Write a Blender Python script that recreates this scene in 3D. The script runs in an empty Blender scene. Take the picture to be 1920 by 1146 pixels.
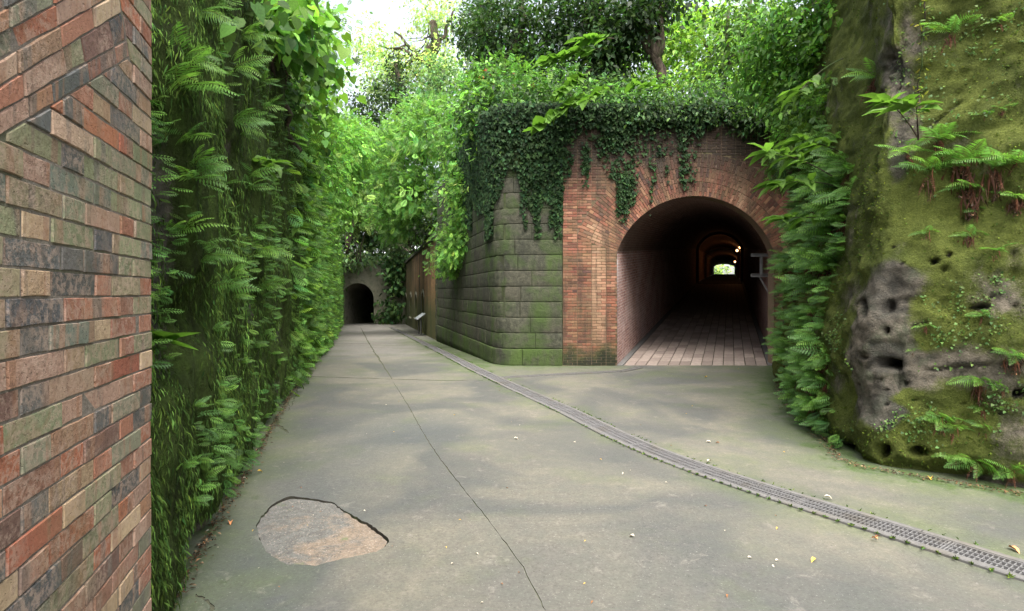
import bpy, math, random
import numpy as np
from mathutils import Vector, Matrix
from mathutils.bvhtree import BVHTree
from mathutils.geometry import delaunay_2d_cdt
random.seed(7); rng = np.random.default_rng(7)
scn = bpy.context.scene
# ------------------------------------------------------------------ camera, light, exposure
F = 1050.0; EYE = 1.69; HOR = 550.0
cam_d = bpy.data.cameras.new('camera'); cam = bpy.data.objects.new('camera', cam_d)
scn.collection.objects.link(cam); scn.camera = cam
cam.location = (0, 0, EYE); cam.rotation_euler = (math.radians(90), 0, 0)
cam_d.sensor_width = 36; cam_d.lens = 36*F/1920; cam_d.shift_y = -(573-HOR)/1920
cam_d.clip_start = 0.05; cam_d.clip_end = 600
SUN_EL, SUN_AZ = 62.0, 168.0           # azimuth measured from +Y towards +X
w = bpy.data.worlds.new("World"); scn.world = w; w.use_nodes = True
nt = w.node_tree; nt.nodes.clear()
sky = nt.nodes.new('ShaderNodeTexSky'); sky.sky_type = 'NISHITA'; sky.sun_disc = False
sky.sun_elevation = math.radians(SUN_EL); sky.sun_rotation = math.radians(SUN_AZ)
sky.air_density = 1.0; sky.dust_density = 4.0; sky.ozone_density = 0.6
bg = nt.nodes.new('ShaderNodeBackground'); bg.inputs['Strength'].default_value = 0.15
out = nt.nodes.new('ShaderNodeOutputWorld')
bw_ = nt.nodes.new('ShaderNodeRGBToBW'); mxs = nt.nodes.new('ShaderNodeMix'); mxs.data_type = 'RGBA'; mxs.inputs[0].default_value = .72   # thin bright cloud
nt.links.new(sky.outputs[0], bw_.inputs[0]); nt.links.new(sky.outputs[0], mxs.inputs[6]); nt.links.new(bw_.outputs[0], mxs.inputs[7]); nt.links.new(mxs.outputs[2], bg.inputs[0]); nt.links.new(bg.outputs[0], out.inputs[0])
sd = bpy.data.lights.new('sun', 'SUN'); sun = bpy.data.objects.new('sun', sd); scn.collection.objects.link(sun)
sd.energy = 1.5; sd.angle = math.radians(45); sd.color = (1.0, 0.95, 0.86)
_d = Vector((math.sin(math.radians(SUN_AZ))*math.cos(math.radians(SUN_EL)), math.cos(math.radians(SUN_AZ))*math.cos(math.radians(SUN_EL)), math.sin(math.radians(SUN_EL))))
sun.rotation_euler = _d.to_track_quat('Z', 'Y').to_euler(); sun.location = (0, 0, 40)
scn.view_settings.view_transform = 'Standard'; scn.view_settings.look = 'None'
scn.view_settings.gamma = 1; scn.view_settings.use_curve_mapping = False
scn.view_settings.exposure = 2.15
scn.render.engine = 'CYCLES'
scn.cycles.max_bounces = 7; scn.cycles.transparent_max_bounces = 4; scn.cycles.diffuse_bounces = 4
# ------------------------------------------------------------------ helpers
col = scn.collection
def lin(*c):
    return tuple(((x/255)/12.92 if x <= 10 else (((x/255)+0.055)/1.055)**2.4) for x in c)
def hsh(ix, iy, iz):
    h = (ix*374761393 + iy*668265263 + iz*2147483647 + 1013904223) & 0xFFFFFFFF
    h = ((h ^ (h >> 13))*1274126177) & 0xFFFFFFFF
    h = ((h ^ (h >> 16))*2246822519) & 0xFFFFFFFF
    return ((h ^ (h >> 15)) & 0xFFFFFF)/float(0xFFFFFF)
def vnoise(P):
    P = np.asarray(P, float); I = np.floor(P).astype(np.int64); f = P-I; f = f*f*(3-2*f)
    x, y, z = I[..., 0], I[..., 1], I[..., 2]; r = 0
    for dx in (0, 1):
        wx = f[..., 0] if dx else 1-f[..., 0]
        for dy in (0, 1):
            wy = f[..., 1] if dy else 1-f[..., 1]
            for dz in (0, 1):
                wz = f[..., 2] if dz else 1-f[..., 2]
                r = r + hsh(x+dx, y+dy, z+dz)*wx*wy*wz
    return r*2-1
def fbm(P, o=4, s=1.0, g=0.5):
    P = np.asarray(P, float)*s; a = 1; r = 0; t = 0
    for k in range(o):
        r = r + a*vnoise(P+17.3*k); t += a; a *= g; P = P*2.03
    return r/t
def sst(a, b, x): 
    t = np.clip((np.asarray(x, float)-a)/(b-a), 0, 1); return t*t*(3-2*t)
def mesh_np(name, V, Fc, mat=None, colr=None, attrs=None, uv=None, smooth=False):
    V = np.asarray(V, np.float32).reshape(-1, 3); Fc = np.asarray(Fc, np.int32)
    me = bpy.data.meshes.new(name); k = Fc.shape[1]; n = Fc.shape[0]
    me.vertices.add(len(V)); me.vertices.foreach_set('co', V.ravel())
    me.loops.add(n*k); me.loops.foreach_set('vertex_index', Fc.ravel())
    me.polygons.add(n); me.polygons.foreach_set('loop_start', np.arange(0, n*k, k, dtype=np.int32))
    me.polygons.foreach_set('loop_total', np.full(n, k, np.int32))
    if smooth: me.polygons.foreach_set('use_smooth', np.ones(n, bool))
    if colr is not None:
        a = me.attributes.new('Col', 'FLOAT_COLOR', 'POINT')
        c = np.ones((len(V), 4), np.float32); c[:, :3] = colr; a.data.foreach_set('color', c.ravel())
    for kx, vx in (attrs or {}).items():
        a = me.attributes.new(kx, 'FLOAT', 'POINT'); a.data.foreach_set('value', np.asarray(vx, np.float32).ravel())
    if uv is not None:
        l = me.uv_layers.new(name='UVMap'); l.data.foreach_set('uv', np.asarray(uv, np.float32)[Fc.ravel()].ravel())
    me.update(calc_edges=True)
    if mat: me.materials.append(mat)
    return me
def link(name, me, parent=None, loc=None):
    o = bpy.data.objects.new(name, me); col.objects.link(o)
    if parent is not None: o.parent = parent
    if loc is not None: o.location = loc
    return o
def tag(o, label=None, cat=None, group=None, kind=None):
    if label: o['label'] = label
    if cat: o['category'] = cat
    if group: o['group'] = group
    if kind: o['kind'] = kind
    return o
def thing(name, label, cat, loc=(0, 0, 0), group=None):
    o = bpy.data.objects.new(name, None); col.objects.link(o); o.location = loc; o.empty_display_size = .1
    return tag(o, label, cat, group)
class MB:
    """collects quads / tris as lists"""
    def __init__(s): s.v = []; s.f = []; s.c = []
    def add(s, vs, fs, c=None):
        b = len(s.v); s.v += [tuple(p) for p in vs]; s.f += [tuple(i+b for i in f) for f in fs]
        s.c += [c or (1, 1, 1)]*len(vs)
    def box(s, c, sz, M=None, col_=None):
        vs = [Vector((c[0]+sx*sz[0]/2, c[1]+sy*sz[1]/2, c[2]+sz_*sz[2]/2)) for sx in (-1, 1) for sy in (-1, 1) for sz_ in (-1, 1)]
        if M is not None: vs = [M @ p for p in vs]
        s.add(vs, [(0, 1, 3, 2), (4, 6, 7, 5), (0, 4, 5, 1), (2, 3, 7, 6), (0, 2, 6, 4), (1, 5, 7, 3)], col_)
    def tube(s, pts, rad, n=8, cap=True):
        pts = [Vector(p) for p in pts]; rings = []
        for i, p in enumerate(pts):
            d = (pts[min(i+1, len(pts)-1)]-pts[max(i-1, 0)]).normalized()
            a = d.orthogonal().normalized() if i == 0 else (rings_a - d*rings_a.dot(d)).normalized()
            rings_a = a; b = d.cross(a); r = rad[i] if hasattr(rad, '__len__') else rad
            rings.append([p+(a*math.cos(t)+b*math.sin(t))*r for t in [2*math.pi*k/n for k in range(n)]])
        vs = [q for r_ in rings for q in r_]; fs = []
        for i in range(len(pts)-1):
            for k in range(n):
                fs.append((i*n+k, i*n+(k+1) % n, (i+1)*n+(k+1) % n, (i+1)*n+k))
        if cap: fs.append(tuple(range(n-1, -1, -1))); fs.append(tuple((len(pts)-1)*n+k for k in range(n)))
        s.add(vs, fs)
    def mesh(s, name, mat, smooth=False, colr=False):
        me = bpy.data.meshes.new(name); me.from_pydata(s.v, [], s.f)
        if smooth: me.polygons.foreach_set('use_smooth', [True]*len(me.polygons))
        if colr:
            a = me.attributes.new('Col', 'FLOAT_COLOR', 'POINT')
            c = np.ones((len(s.v), 4), np.float32); c[:, :3] = np.array(s.c); a.data.foreach_set('color', c.ravel())
        me.update(); me.materials.append(mat); return me
    def build(s, name, mat, parent=None, smooth=False, colr=False): return link(name, s.mesh(name, mat, smooth, colr), parent)
def ray(u, v, z): return np.array([(u-960)/F*z, z, EYE-(v-HOR)/F*z])
GZ0, GS = 13.4, 0.03
def gz(z): return -GS*np.maximum(0, np.asarray(z, float)-GZ0)
def gpt(u, v):                                  # pixel -> ground plan point (X, Y)
    z = F*EYE/(v-HOR)
    if z > GZ0: z = (EYE-GS*GZ0)/((v-HOR)/F-GS)
    return ((u-960)/F*z, z)
# ------------------------------------------------------------------ materials
class G:
    def __init__(s, name):
        s.m = bpy.data.materials.new(name); s.m.use_nodes = True; s.t = s.m.node_tree; s.t.nodes.clear()
        s.o = s.t.nodes.new('ShaderNodeOutputMaterial')
    def set(s, sock, v):
        if isinstance(v, bpy.types.NodeSocket): s.t.links.new(v, sock)
        elif hasattr(v, '__len__') and sock.type == 'RGBA' and len(v) == 3: sock.default_value = (*v, 1)
        else: sock.default_value = v
    def n(s, ty, ins=None, **props):
        nd = s.t.nodes.new('ShaderNode'+ty)
        for k, v in props.items(): setattr(nd, k, v)
        for k, v in (ins or {}).items(): s.set(nd.inputs[k], v)
        return nd
    def pos(s): return s.n('NewGeometry').outputs['Position']
    def scaled(s, vec, sc):
        return s.n('VectorMath', {0: vec, 1: sc}, operation='MULTIPLY').outputs[0]
    def noise(s, vec, scale, detail=4, rough=.55, dist=0):
        return s.n('TexNoise', {'Vector': vec, 'Scale': scale, 'Detail': detail, 'Roughness': rough, 'Distortion': dist}).outputs[0]
    def ramp(s, fac, a, b, lo=0., hi=1.):
        return s.n('MapRange', {0: fac, 1: a, 2: b, 3: lo, 4: hi}).outputs[0]
    def math(s, op, a, b=0.0):
        return s.n('Math', {0: a, 1: b}, operation=op).outputs[0]
    def mix(s, fac, a, b, mode='MIX'):
        nd = s.t.nodes.new('ShaderNodeMix'); nd.data_type = 'RGBA'; nd.blend_type = mode
        s.set(nd.inputs[0], fac); s.set(nd.inputs[6], a); s.set(nd.inputs[7], b); return nd.outputs[2]
    def attr(s, name, fac=False):
        nd = s.n('Attribute', attribute_name=name); return nd.outputs['Fac'] if fac else nd.outputs['Color']
    def bump(s, h, strength=.5, dist=.01, nrm=None):
        i = {'Height': h, 'Strength': strength, 'Distance': dist}
        if nrm is not None: i['Normal'] = nrm
        return s.n('Bump', i).outputs[0]
    def done(s, base, rough=.8, nrm=None, spec=.5, **kw):
        b = s.n('BsdfPrincipled'); s.set(b.inputs['Base Color'], base); s.set(b.inputs['Roughness'], rough)
        b.inputs['Specular IOR Level'].default_value = spec
        for k, v in kw.items(): s.set(b.inputs[k.replace('_', ' ')], v)
        if nrm is not None: s.t.links.new(nrm, b.inputs['Normal'])
        s.t.links.new(b.outputs[0], s.o.inputs[0]); s.b = b; return s.m
def plain(name, c, rough=.7, **kw):
    g = G(name); n = g.noise(g.pos(), 30, 3); return g.done(g.mix(g.ramp(n, .3, .7), tuple(x*.75 for x in c), tuple(min(1, x*1.2) for x in c)), rough, **kw)
# leaf material: colour per leaf, light passes through it
def leaf_mat(name, trans=.35, rough=.45, spec=.4):
    g = G(name); c = g.attr('Col'); p = g.pos()
    v = g.ramp(g.noise(p, 60, 2), .3, .7, .8, 1.15)
    c2 = g.mix(1.0, c, g.n('CombineColor', {0: v, 1: v, 2: v}).outputs[0], 'MULTIPLY')
    g.done(c2, rough, spec=spec)
    t = g.n('BsdfTranslucent'); tc = g.mix(1.0, c2, (1.2, 1.35, .75), 'MULTIPLY'); g.set(t.inputs[0], tc)
    mx = g.n('MixShader', {0: trans}); g.t.links.new(g.b.outputs[0], mx.inputs[1]); g.t.links.new(t.outputs[0], mx.inputs[2])
    g.t.links.new(mx.outputs[0], g.o.inputs[0]); return g.m
M_leaf = leaf_mat('leaf', .46, .5, .3); M_ivy = leaf_mat('ivy_leaf', .15, .6, .1); M_moss = leaf_mat('moss_tuft', .3, .9, .1)
M_dead = leaf_mat('dead_leaf', .1, .9, .1)
def bark():
    g = G('bark'); p = g.pos(); n = g.noise(g.scaled(p, (1, 1, .25)), 14, 5); m = g.noise(p, 1.7, 3)
    c = g.mix(g.ramp(n, .35, .65), (.018, .013, .009), (.09, .07, .05)); c = g.mix(g.ramp(m, .5, .65), c, (.035, .06, .015))
    return g.done(c, .95, g.bump(n, .9, .03), .2)
M_bark = bark()
def brick_obj():                                 # colour is the object's own
    g = G('old_brick'); p = g.pos(); oi = g.n('ObjectInfo'); r = oi.outputs['Random']
    base = oi.outputs['Color']
    off = g.n('VectorMath', {0: p, 1: g.n('CombineXYZ', {0: g.math('MULTIPLY', r, 40), 1: 0., 2: 0.}).outputs[0]}, operation='ADD').outputs[0]
    n1 = g.noise(off, 9, 4, .6, .4); n2 = g.noise(p, 55, 5, .65); n3 = g.noise(p, 160, 4, .7)
    alt = g.mix(g.ramp(g.noise(g.scaled(off, (1, 1, .35)), 5, 1), .45, .6), (.30, .16, .095), (.13, .12, .105))
    bnd = g.noise(g.scaled(off, (9, 9, .9)), 1.6, 3, .5, .3); c = g.mix(g.ramp(bnd, .54, .60, 0, .7), base, alt); c = g.mix(g.ramp(n1, .56, .62, 0, .3), c, alt)
    c = g.mix(g.ramp(n2, .35, .7, 0., .55), c, g.mix(1., c, (.45, .38, .34), 'MULTIPLY'))
    c = g.mix(g.ramp(n3, .6, .75, 0, .5), c, (.36, .27, .2)); n5 = g.noise(off, 38, 5, .75, .3); c = g.mix(g.math('MULTIPLY', g.ramp(n5, .46, .56, 0, .5), g.ramp(g.noise(off, 3, 2), .42, .52, 0, 1)), c, (.40, .29, .22)); c = g.mix(g.math('MULTIPLY', g.ramp(n5, .42, .34, 0, .45), g.ramp(r, .4, .6, 0, 1)), c, (.06, .045, .035))
    c = g.mix(g.ramp(g.noise(p, 2.2, 4), .52, .7, 0, .4), c, (.12, .125, .06))
    pitted = g.ramp(r, .3, .8, .15, 1.0)
    h = g.math('ADD', g.math('MULTIPLY', n2, pitted), g.math('MULTIPLY', n3, .35))
    pits = g.ramp(g.noise(p, 95, 3, .5), .3, .4, 0, 1)
    h2 = g.math('ADD', g.math('ADD', h, g.math('MULTIPLY', pits, .5)), g.math('MULTIPLY', n5, pitted))
    return g.done(c, g.ramp(r, 0, 1, .6, .9), g.bump(h2, 1., .006), .35)
M_brick = brick_obj()
def mortar(name, c, s=60):
    g = G(name); p = g.pos(); n = g.noise(p, s, 5, .7); m = g.noise(p, 3, 3)
    cc = g.mix(g.ramp(n, .3, .7), tuple(x*.5 for x in c), c); cc = g.mix(g.ramp(m, .5, .7, 0, .6), cc, (.05, .07, .02))
    return g.done(cc, .95, g.bump(n, .9, .008), .2)
M_mortar = mortar('mortar', (.23, .20, .165)); M_pmortar = mortar('portal_mortar', (.17, .12, .08), 40)
def portal_brick():
    g = G('portal_brick'); p = g.pos(); c = g.attr('Col'); n = g.noise(p, 22, 4, .65); n2 = g.noise(p, 2.5, 5, .6)
    c = g.mix(g.ramp(n, .35, .7, 0, .5), c, g.mix(1., c, (.5, .45, .42), 'MULTIPLY'))
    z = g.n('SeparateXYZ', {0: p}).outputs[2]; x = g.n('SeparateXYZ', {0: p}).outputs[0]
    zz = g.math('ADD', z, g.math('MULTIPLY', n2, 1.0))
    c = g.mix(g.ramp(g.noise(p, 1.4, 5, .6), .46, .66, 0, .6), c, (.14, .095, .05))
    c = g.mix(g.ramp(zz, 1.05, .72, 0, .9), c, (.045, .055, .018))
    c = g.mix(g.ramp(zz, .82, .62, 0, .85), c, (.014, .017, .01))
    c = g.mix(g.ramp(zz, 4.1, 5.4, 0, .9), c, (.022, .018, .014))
    st = g.noise(g.scaled(p, (3.2, 1, .35)), 1.3, 4, .6)
    c = g.mix(g.ramp(st, .5, .68, 0, .75), c, (.035, .03, .022))
    wv = g.noise(g.scaled(p, (7, 1, 1.2)), 1.1, 5, .7)
    c = g.mix(g.ramp(wv, .68, .74, 0, .5), c, (.5, .42, .34))
    return g.done(c, .85, g.bump(n, .6, .01), .3)
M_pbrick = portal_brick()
def lining():
    g = G('tunnel_lining'); uv = g.n('UVMap').outputs[0]; p = g.pos()
    b = g.n('TexBrick', {'Vector': uv, 'Color1': (.52, .30, .25), 'Color2': (.30, .15, .125), 'Mortar': (.60, .50, .47), 'Scale': 1.0, 'Mortar Size': .009, 'Brick Width': .225, 'Row Height': .07, 'Bias': .0, 'Mortar Smooth': .4}, offset=.5)
    n = g.noise(p, 26, 4, .7); m = g.noise(p, 1.2, 4)
    c = g.mix(g.ramp(n, .46, .60, 0, .8), b.outputs[0], (.13, .06, .055)); c = g.mix(g.ramp(m, .4, .65, .0, .3), c, (.62, .52, .50))
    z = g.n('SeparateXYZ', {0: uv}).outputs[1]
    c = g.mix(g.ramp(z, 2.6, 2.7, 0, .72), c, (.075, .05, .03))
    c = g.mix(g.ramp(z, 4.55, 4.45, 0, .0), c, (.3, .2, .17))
    h = g.math('ADD', g.math('MULTIPLY', b.outputs[1], -.7), n)
    return g.done(c, .85, g.bump(h, .8, .012), .3)
M_lining = lining()
def paving():
    g = G('paving_tile'); p = g.pos(); n = g.noise(p, 14, 5, .6); oi = g.n('ObjectInfo').outputs['Random']
    c = g.mix(g.ramp(oi, 0, 1), (.19, .15, .13), (.36, .295, .255)); c = g.mix(g.ramp(n, .3, .75, 0, .6), c, (.14, .11, .09))
    return g.done(c, .75, g.bump(n, .3, .004), .4)
M_pave = paving()
def ground():
    g = G('old_concrete'); p = g.pos()
    big = g.noise(p, .55, 4, .5, .8); mid = g.noise(p, 2.3, 5, .6, .3); fine = g.noise(p, 45, 5, .75); grit = g.noise(p, 170, 3, .8)
    c = g.mix(g.ramp(big, .42, .58), (.088, .09, .083), (.165, .153, .118))  # broad olive and bluish-grey patches, partly soft light painted into the concrete colour
    c = g.mix(g.ramp(mid, .42, .7, 0, .6), c, (.115, .108, .096))
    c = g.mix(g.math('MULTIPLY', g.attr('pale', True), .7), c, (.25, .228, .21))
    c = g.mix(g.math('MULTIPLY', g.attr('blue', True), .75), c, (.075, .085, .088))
    gm = g.ramp(g.math('ADD', g.noise(p, 1.1, 5, .6), g.math('MULTIPLY', g.attr('moss', True), .55)), .55, .85, 0, .75)
    c = g.mix(gm, c, (.10, .125, .055))
    hm = g.ramp(g.math('ADD', g.noise(p, 3.1, 6, .7), g.math('MULTIPLY', g.attr('moss', True), .45)), .78, .9, 0, .85)
    c = g.mix(hm, c, (.05, .09, .014))
    c = g.mix(g.ramp(fine, .4, .7, 0, .65), c, g.mix(1., c, (.5, .49, .48), 'MULTIPLY'))
    md2 = g.noise(p, 13, 6, .8); c = g.mix(g.ramp(md2, .38, .62, .0, .45), c, g.mix(1., c, (.62, .62, .64), 'MULTIPLY')); s6 = g.noise(p, 5.5, 7, .75, .4); c = g.mix(g.ramp(s6, .45, .66, 0, .5), c, (.085, .09, .075)); c = g.mix(g.ramp(s6, .42, .33, 0, .35), c, (.23, .21, .18)); sp = g.noise(p, 75, 2, .6); c = g.mix(g.ramp(sp, .66, .72, 0, .55), c, (.28, .27, .245)); c = g.mix(g.ramp(sp, .34, .29, 0, .75), c, (.045, .04, .035))
    c = g.mix(g.ramp(grit, .68, .74, 0, .6), c, (.42, .40, .36)); c = g.mix(g.ramp(grit, .32, .27, 0, .7), c, (.03, .028, .025))
    vor = g.n('TexVoronoi', {'Vector': p, 'Scale': 7.0}).outputs['Distance']
    c = g.mix(g.ramp(vor, .035, .02, 0, .8), c, (.04, .035, .025))
    r = g.ramp(big, .3, .7, .62, .85)
    return g.done(c, r, g.bump(g.math('ADD', g.math('MULTIPLY', fine, .6), g.math('MULTIPLY', grit, .5)), .5, .006), .4)
M_ground = ground()
def patchm():
    g = G('patch_concrete'); p = g.pos(); a = g.noise(p, 3.2, 6, .75, .5); f = g.noise(p, 60, 5, .75)
    x = g.n('SeparateXYZ', {0: p}).outputs[0]
    c = g.mix(g.ramp(g.math('ADD', a, g.ramp(x, -1.85, -1.1, -.2, .1)), .44, .58), (.16, .16, .148), (.27, .21, .155))
    b2 = g.noise(p, 17, 6, .8); c = g.mix(g.ramp(b2, .42, .58, 0, .7), c, g.mix(1., c, (.5, .48, .46), 'MULTIPLY')); c = g.mix(g.ramp(f, .45, .6, 0, .6), c, (.12, .11, .10)); q3 = g.noise(p, 80, 2, .6); c = g.mix(g.ramp(q3, .62, .68, 0, .8), c, (.40, .34, .27)); c = g.mix(g.ramp(q3, .36, .31, 0, .8), c, (.03, .027, .022)); c = g.mix(g.ramp(g.noise(p, 5, 5), .62, .72, 0, .8), c, (.10, .14, .05))
    return g.done(c, .9, g.bump(f, .8, .012), .3)
M_patch = patchm()
M_dirt = mortar('dark_dirt', (.035, .028, .018), 30)
def stone():
    g = G('mossy_stone'); p = g.pos(); oi = g.n('ObjectInfo').outputs['Random']
    n = g.noise(p, 9, 6, .7); m = g.noise(p, 1.3, 5, .6, .6); f = g.noise(p, 40, 4, .7)
    c = g.mix(g.ramp(n, .3, .7), (.026, .029, .020), (.092, .09, .064)); c = g.mix(g.ramp(oi, .4, 1, 0, .35), c, (.075, .062, .048)); c = g.mix(g.ramp(g.noise(g.scaled(p, (1, 1, .45)), 1.6, 5, .7), .48, .62, 0, .75), c, (.03, .032, .024))
    c = g.mix(g.ramp(m, .48, .66, 0, .8), c, (.045, .075, .018)); 
    c = g.mix(g.ramp(g.math('ADD', g.noise(g.scaled(p, (2.5, 1.2, .8)), 1.1, 6, .7), g.math('MULTIPLY', g.attr('mossy', True), .3)), .62, .8, 0, .7), c, (.055, .09, .02))
    c = g.mix(g.ramp(f, .7, .78, 0, .5), c, (.2, .19, .14))
    return g.done(c, .92, g.bump(g.math('ADD', n, g.math('MULTIPLY', f, .4)), .9, .03), .2)
M_stone = stone(); M_dark_stone = mortar('stone_joint', (.05, .055, .03), 14)
def cliffm(name, wall=False):
    g = G(name); p = g.pos(); at = g.attr('moss', True); ad = g.attr('dark', True)
    n = g.noise(p, 7, 6, .7); m = g.noise(p, 2.4, 6, .65, .5); f = g.noise(p, 55, 5, .75); s = g.noise(g.scaled(p, (3, 3, .5)), 4, 5, .7)
    rock = g.mix(g.ramp(n, .36, .64), (.075, .067, .052), (.28, .24, .185)); rock = g.mix(g.ramp(g.noise(p, 3.1, 6, .75, .6), .5, .62, 0, .7), rock, (.10, .115, .07))
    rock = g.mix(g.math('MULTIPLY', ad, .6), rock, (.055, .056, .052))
    mossc = g.mix(g.ramp(m, .35, .65), (.07, .09, .02), (.165, .195, .042)) if not wall else g.mix(g.ramp(s, .35, .65), (.025, .036, .009), (.065, .11, .02))
    mossc = g.mix(g.ramp(f, .4, .7, 0, .6), mossc, (.03, .038, .008))
    mk = g.ramp(g.math('ADD', g.math('MULTIPLY', g.math('ADD', m, g.math('MULTIPLY', f, .5)), .66), g.math('MULTIPLY', at, .62)), .56, .72)
    c = g.mix(mk, rock, mossc); c = g.mix(g.ramp(f, .66, .74, 0, .6), c, (.34, .36, .22))
    h = g.math('ADD', g.math('ADD', n, g.math('MULTIPLY', f, .55)), g.math('MULTIPLY', s, .6 if wall else .2))
    f2 = g.noise(p, 22, 6, .8)
    h = g.math('ADD', h, g.math('MULTIPLY', f2, .5)); c = g.mix(g.ramp(f2, .38, .30, 0, .75), c, g.mix(1., c, (.35, .33, .3), 'MULTIPLY'))
    return g.done(c, .95, g.bump(g.math('ADD', h, g.math('MULTIPLY', g.noise(p, 90, 4, .8), .35)), 1.0, .085), .15)
M_cliff = cliffm('sandstone_cliff'); M_wallmoss = cliffm('moss_rock', True)
def soil():
    g = G('leaf_litter'); p = g.pos(); n = g.noise(p, 9, 6, .75); m = g.noise(p, .9, 4)
    c = g.mix(g.ramp(n, .35, .7), (.02, .015, .008), (.11, .075, .045)); c = g.mix(g.ramp(m, .42, .55), c, (.022, .038, .01))
    return g.done(c, .95, g.bump(n, 1, .06), .1)
M_soil = soil()
def steel(name, c, met=.5, rough=.5):
    g = G(name); p = g.pos(); n = g.noise(p, 25, 4, .7); m = g.noise(p, 3, 4, .6)
    cc = g.mix(g.ramp(n, .4, .7, 0, .6), c, tuple(x*.5 for x in c)); cc = g.mix(g.ramp(m, .5, .7, 0, .5), cc, (.12, .1, .07))
    return g.done(cc, rough, g.bump(n, .3, .003), .5, Metallic=met)
M_galv = steel('galvanised_steel', (.2, .195, .195), .3, .6); M_rail = steel('drain_kerb_concrete', (.125, .12, .115), 0, .85); M_darkmetal = steel('painted_steel', (.06, .06, .055), .2)
def barrack():
    g = G('weathered_brick_wall'); uv = g.n('UVMap').outputs[0]; p = g.pos()
    b = g.n('TexBrick', {'Vector': uv, 'Color1': (.36, .20, .095), 'Color2': (.24, .115, .055), 'Mortar': (.2, .14, .09), 'Scale': 1.0, 'Mortar Size': .008, 'Brick Width': .225, 'Row Height': .07}, offset=.5)
    st = g.noise(g.scaled(p, (.5, .5, .12)), 2.2, 5, .65); n = g.noise(p, 5, 5, .7)
    c = g.mix(g.ramp(n, .4, .7, 0, .5), b.outputs[0], (.25, .16, .06)); c = g.mix(g.ramp(st, .44, .6, 0, .9), c, (.04, .034, .02))
    z = g.n('SeparateXYZ', {0: uv}).outputs[1]
    c = g.mix(g.ramp(g.math('ADD', z, n), 2.7, 1.3, 0, .85), c, (.06, .075, .025)); 
    c = g.mix(g.ramp(g.math('ADD', g.n('SeparateXYZ', {0: uv}).outputs[0], g.math('MULTIPLY', n, 5)), 14, 24, 0, .7), c, (.035, .045, .015))
    h = g.math('ADD', g.math('MULTIPLY', b.outputs[1], -.5), n)
    return g.done(c, .9, g.bump(h, .6, .012), .2)
M_barrack = barrack()
M_black = plain('dark_opening', (.006, .006, .006), .9); M_panel = plain('sign_panel', (.42, .45, .47), .35); M_concrete = mortar('old_render', (.34, .32, .24), 12)
M_fallen = [plain('fallen_leaf_'+n, c, .7) for n, c in (('brown', (.2, .09, .035)), ('yellow', (.6, .38, .06)), ('pale', (.62, .55, .42)), ('orange', (.6, .25, .1)), ('green', (.12, .25, .04)))]
g = G('warm_lamp'); e = g.n('Emission', {'Color': (1, .5, .2), 'Strength': 2.5}); g.t.links.new(e.outputs[0], g.o.inputs[0]); M_lamp = g.m
# ------------------------------------------------------------------ leaf geometry (vectorised)
T_diamond = (np.array([[0, 0, 0], [.42, .5, .10], [1, 0, -.10], [.42, -.5, .10]]), np.array([[0, 1, 2, 3]]))
T_leaf = (np.array([[0, 0, 0], [.3, .46, .10], [.68, .36, .06], [1, 0, -.12], [.68, -.36, .06], [.3, -.46, .10], [.35, 0, 0], [.7, 0, -.02]]),
          np.array([[0, 6, 1, 1], [1, 6, 7, 2], [2, 7, 3, 3], [0, 5, 6, 6], [5, 4, 7, 6], [4, 3, 7, 7]]))
T_heart = (np.array([[0, 0, 0], [-.14, .32, .06], [.2, .58, .10], [.62, .36, .04], [1, 0, -.08], [.62, -.36, .04], [.2, -.58, .10], [-.14, -.32, .06]]),
           np.array([[0, 1, 2, 3], [0, 3, 4, 5], [0, 5, 6, 7]]))
T_ivy = (np.array([[0, 0, 0], [.05, .5, .04], [.45, .28, .02], [1, 0, -.05], [.45, -.28, .02], [.05, -.5, .04]]), np.array([[0, 1, 2, 3], [0, 3, 4, 5]]))
T_spray = []    # compound leaf: several leaflets along a stalk
def make_spray(k, wid, lw):
    V = []; Fc = []
    for i in range(k):
        x = .15+.8*i/(k-1); L = wid*math.sin(math.pi*(.2+.75*i/(k-1)))
        for sg in (-1, 1):
            b = len(V); dx = L*.55; dy = sg*L
            V += [[x, 0, 0], [x+dx*.5-lw*.5, dy*.5+sg*lw*.3, .02], [x+dx, dy, -.05], [x+dx*.5+lw*.5, dy*.5-sg*lw*.3, .02]]; Fc.append([b, b+1, b+2, b+3])
    b = len(V); V += [[0, .012, 0], [1, .004, -.04], [1, -.004, -.04], [0, -.012, 0]]; Fc.append([b, b+1, b+2, b+3])
    return np.array(V), np.array(Fc)
T_spray = make_spray(5, .42, .16)
T_feather = make_spray(8, .34, .075)
def norm(a): return a/np.maximum(1e-9, np.linalg.norm(a, axis=-1, keepdims=True))
def leaves(T, B, D, N, L, W, C):
    """instances of template T at B, tip direction D, normal N, length L, width W, colour C -> V, F, C"""
    TV, TF = T; n = len(B); D = norm(D); S = norm(np.cross(N, D)); N = np.cross(D, S)
    L = np.broadcast_to(np.asarray(L, float), (n,)); W = np.broadcast_to(np.asarray(W, float), (n,))
    V = (B[:, None, :] + TV[None, :, 0, None]*(D*L[:, None])[:, None, :] + TV[None, :, 1, None]*(S*W[:, None])[:, None, :] + TV[None, :, 2, None]*(N*L[:, None])[:, None, :])
    Fc = TF[None]+(np.arange(n)*len(TV))[:, None, None]
    Cc = np.repeat(np.clip(C, .002, 1), len(TV), axis=0)
    return V.reshape(-1, 3), Fc.reshape(-1, TF.shape[1]), Cc
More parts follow.
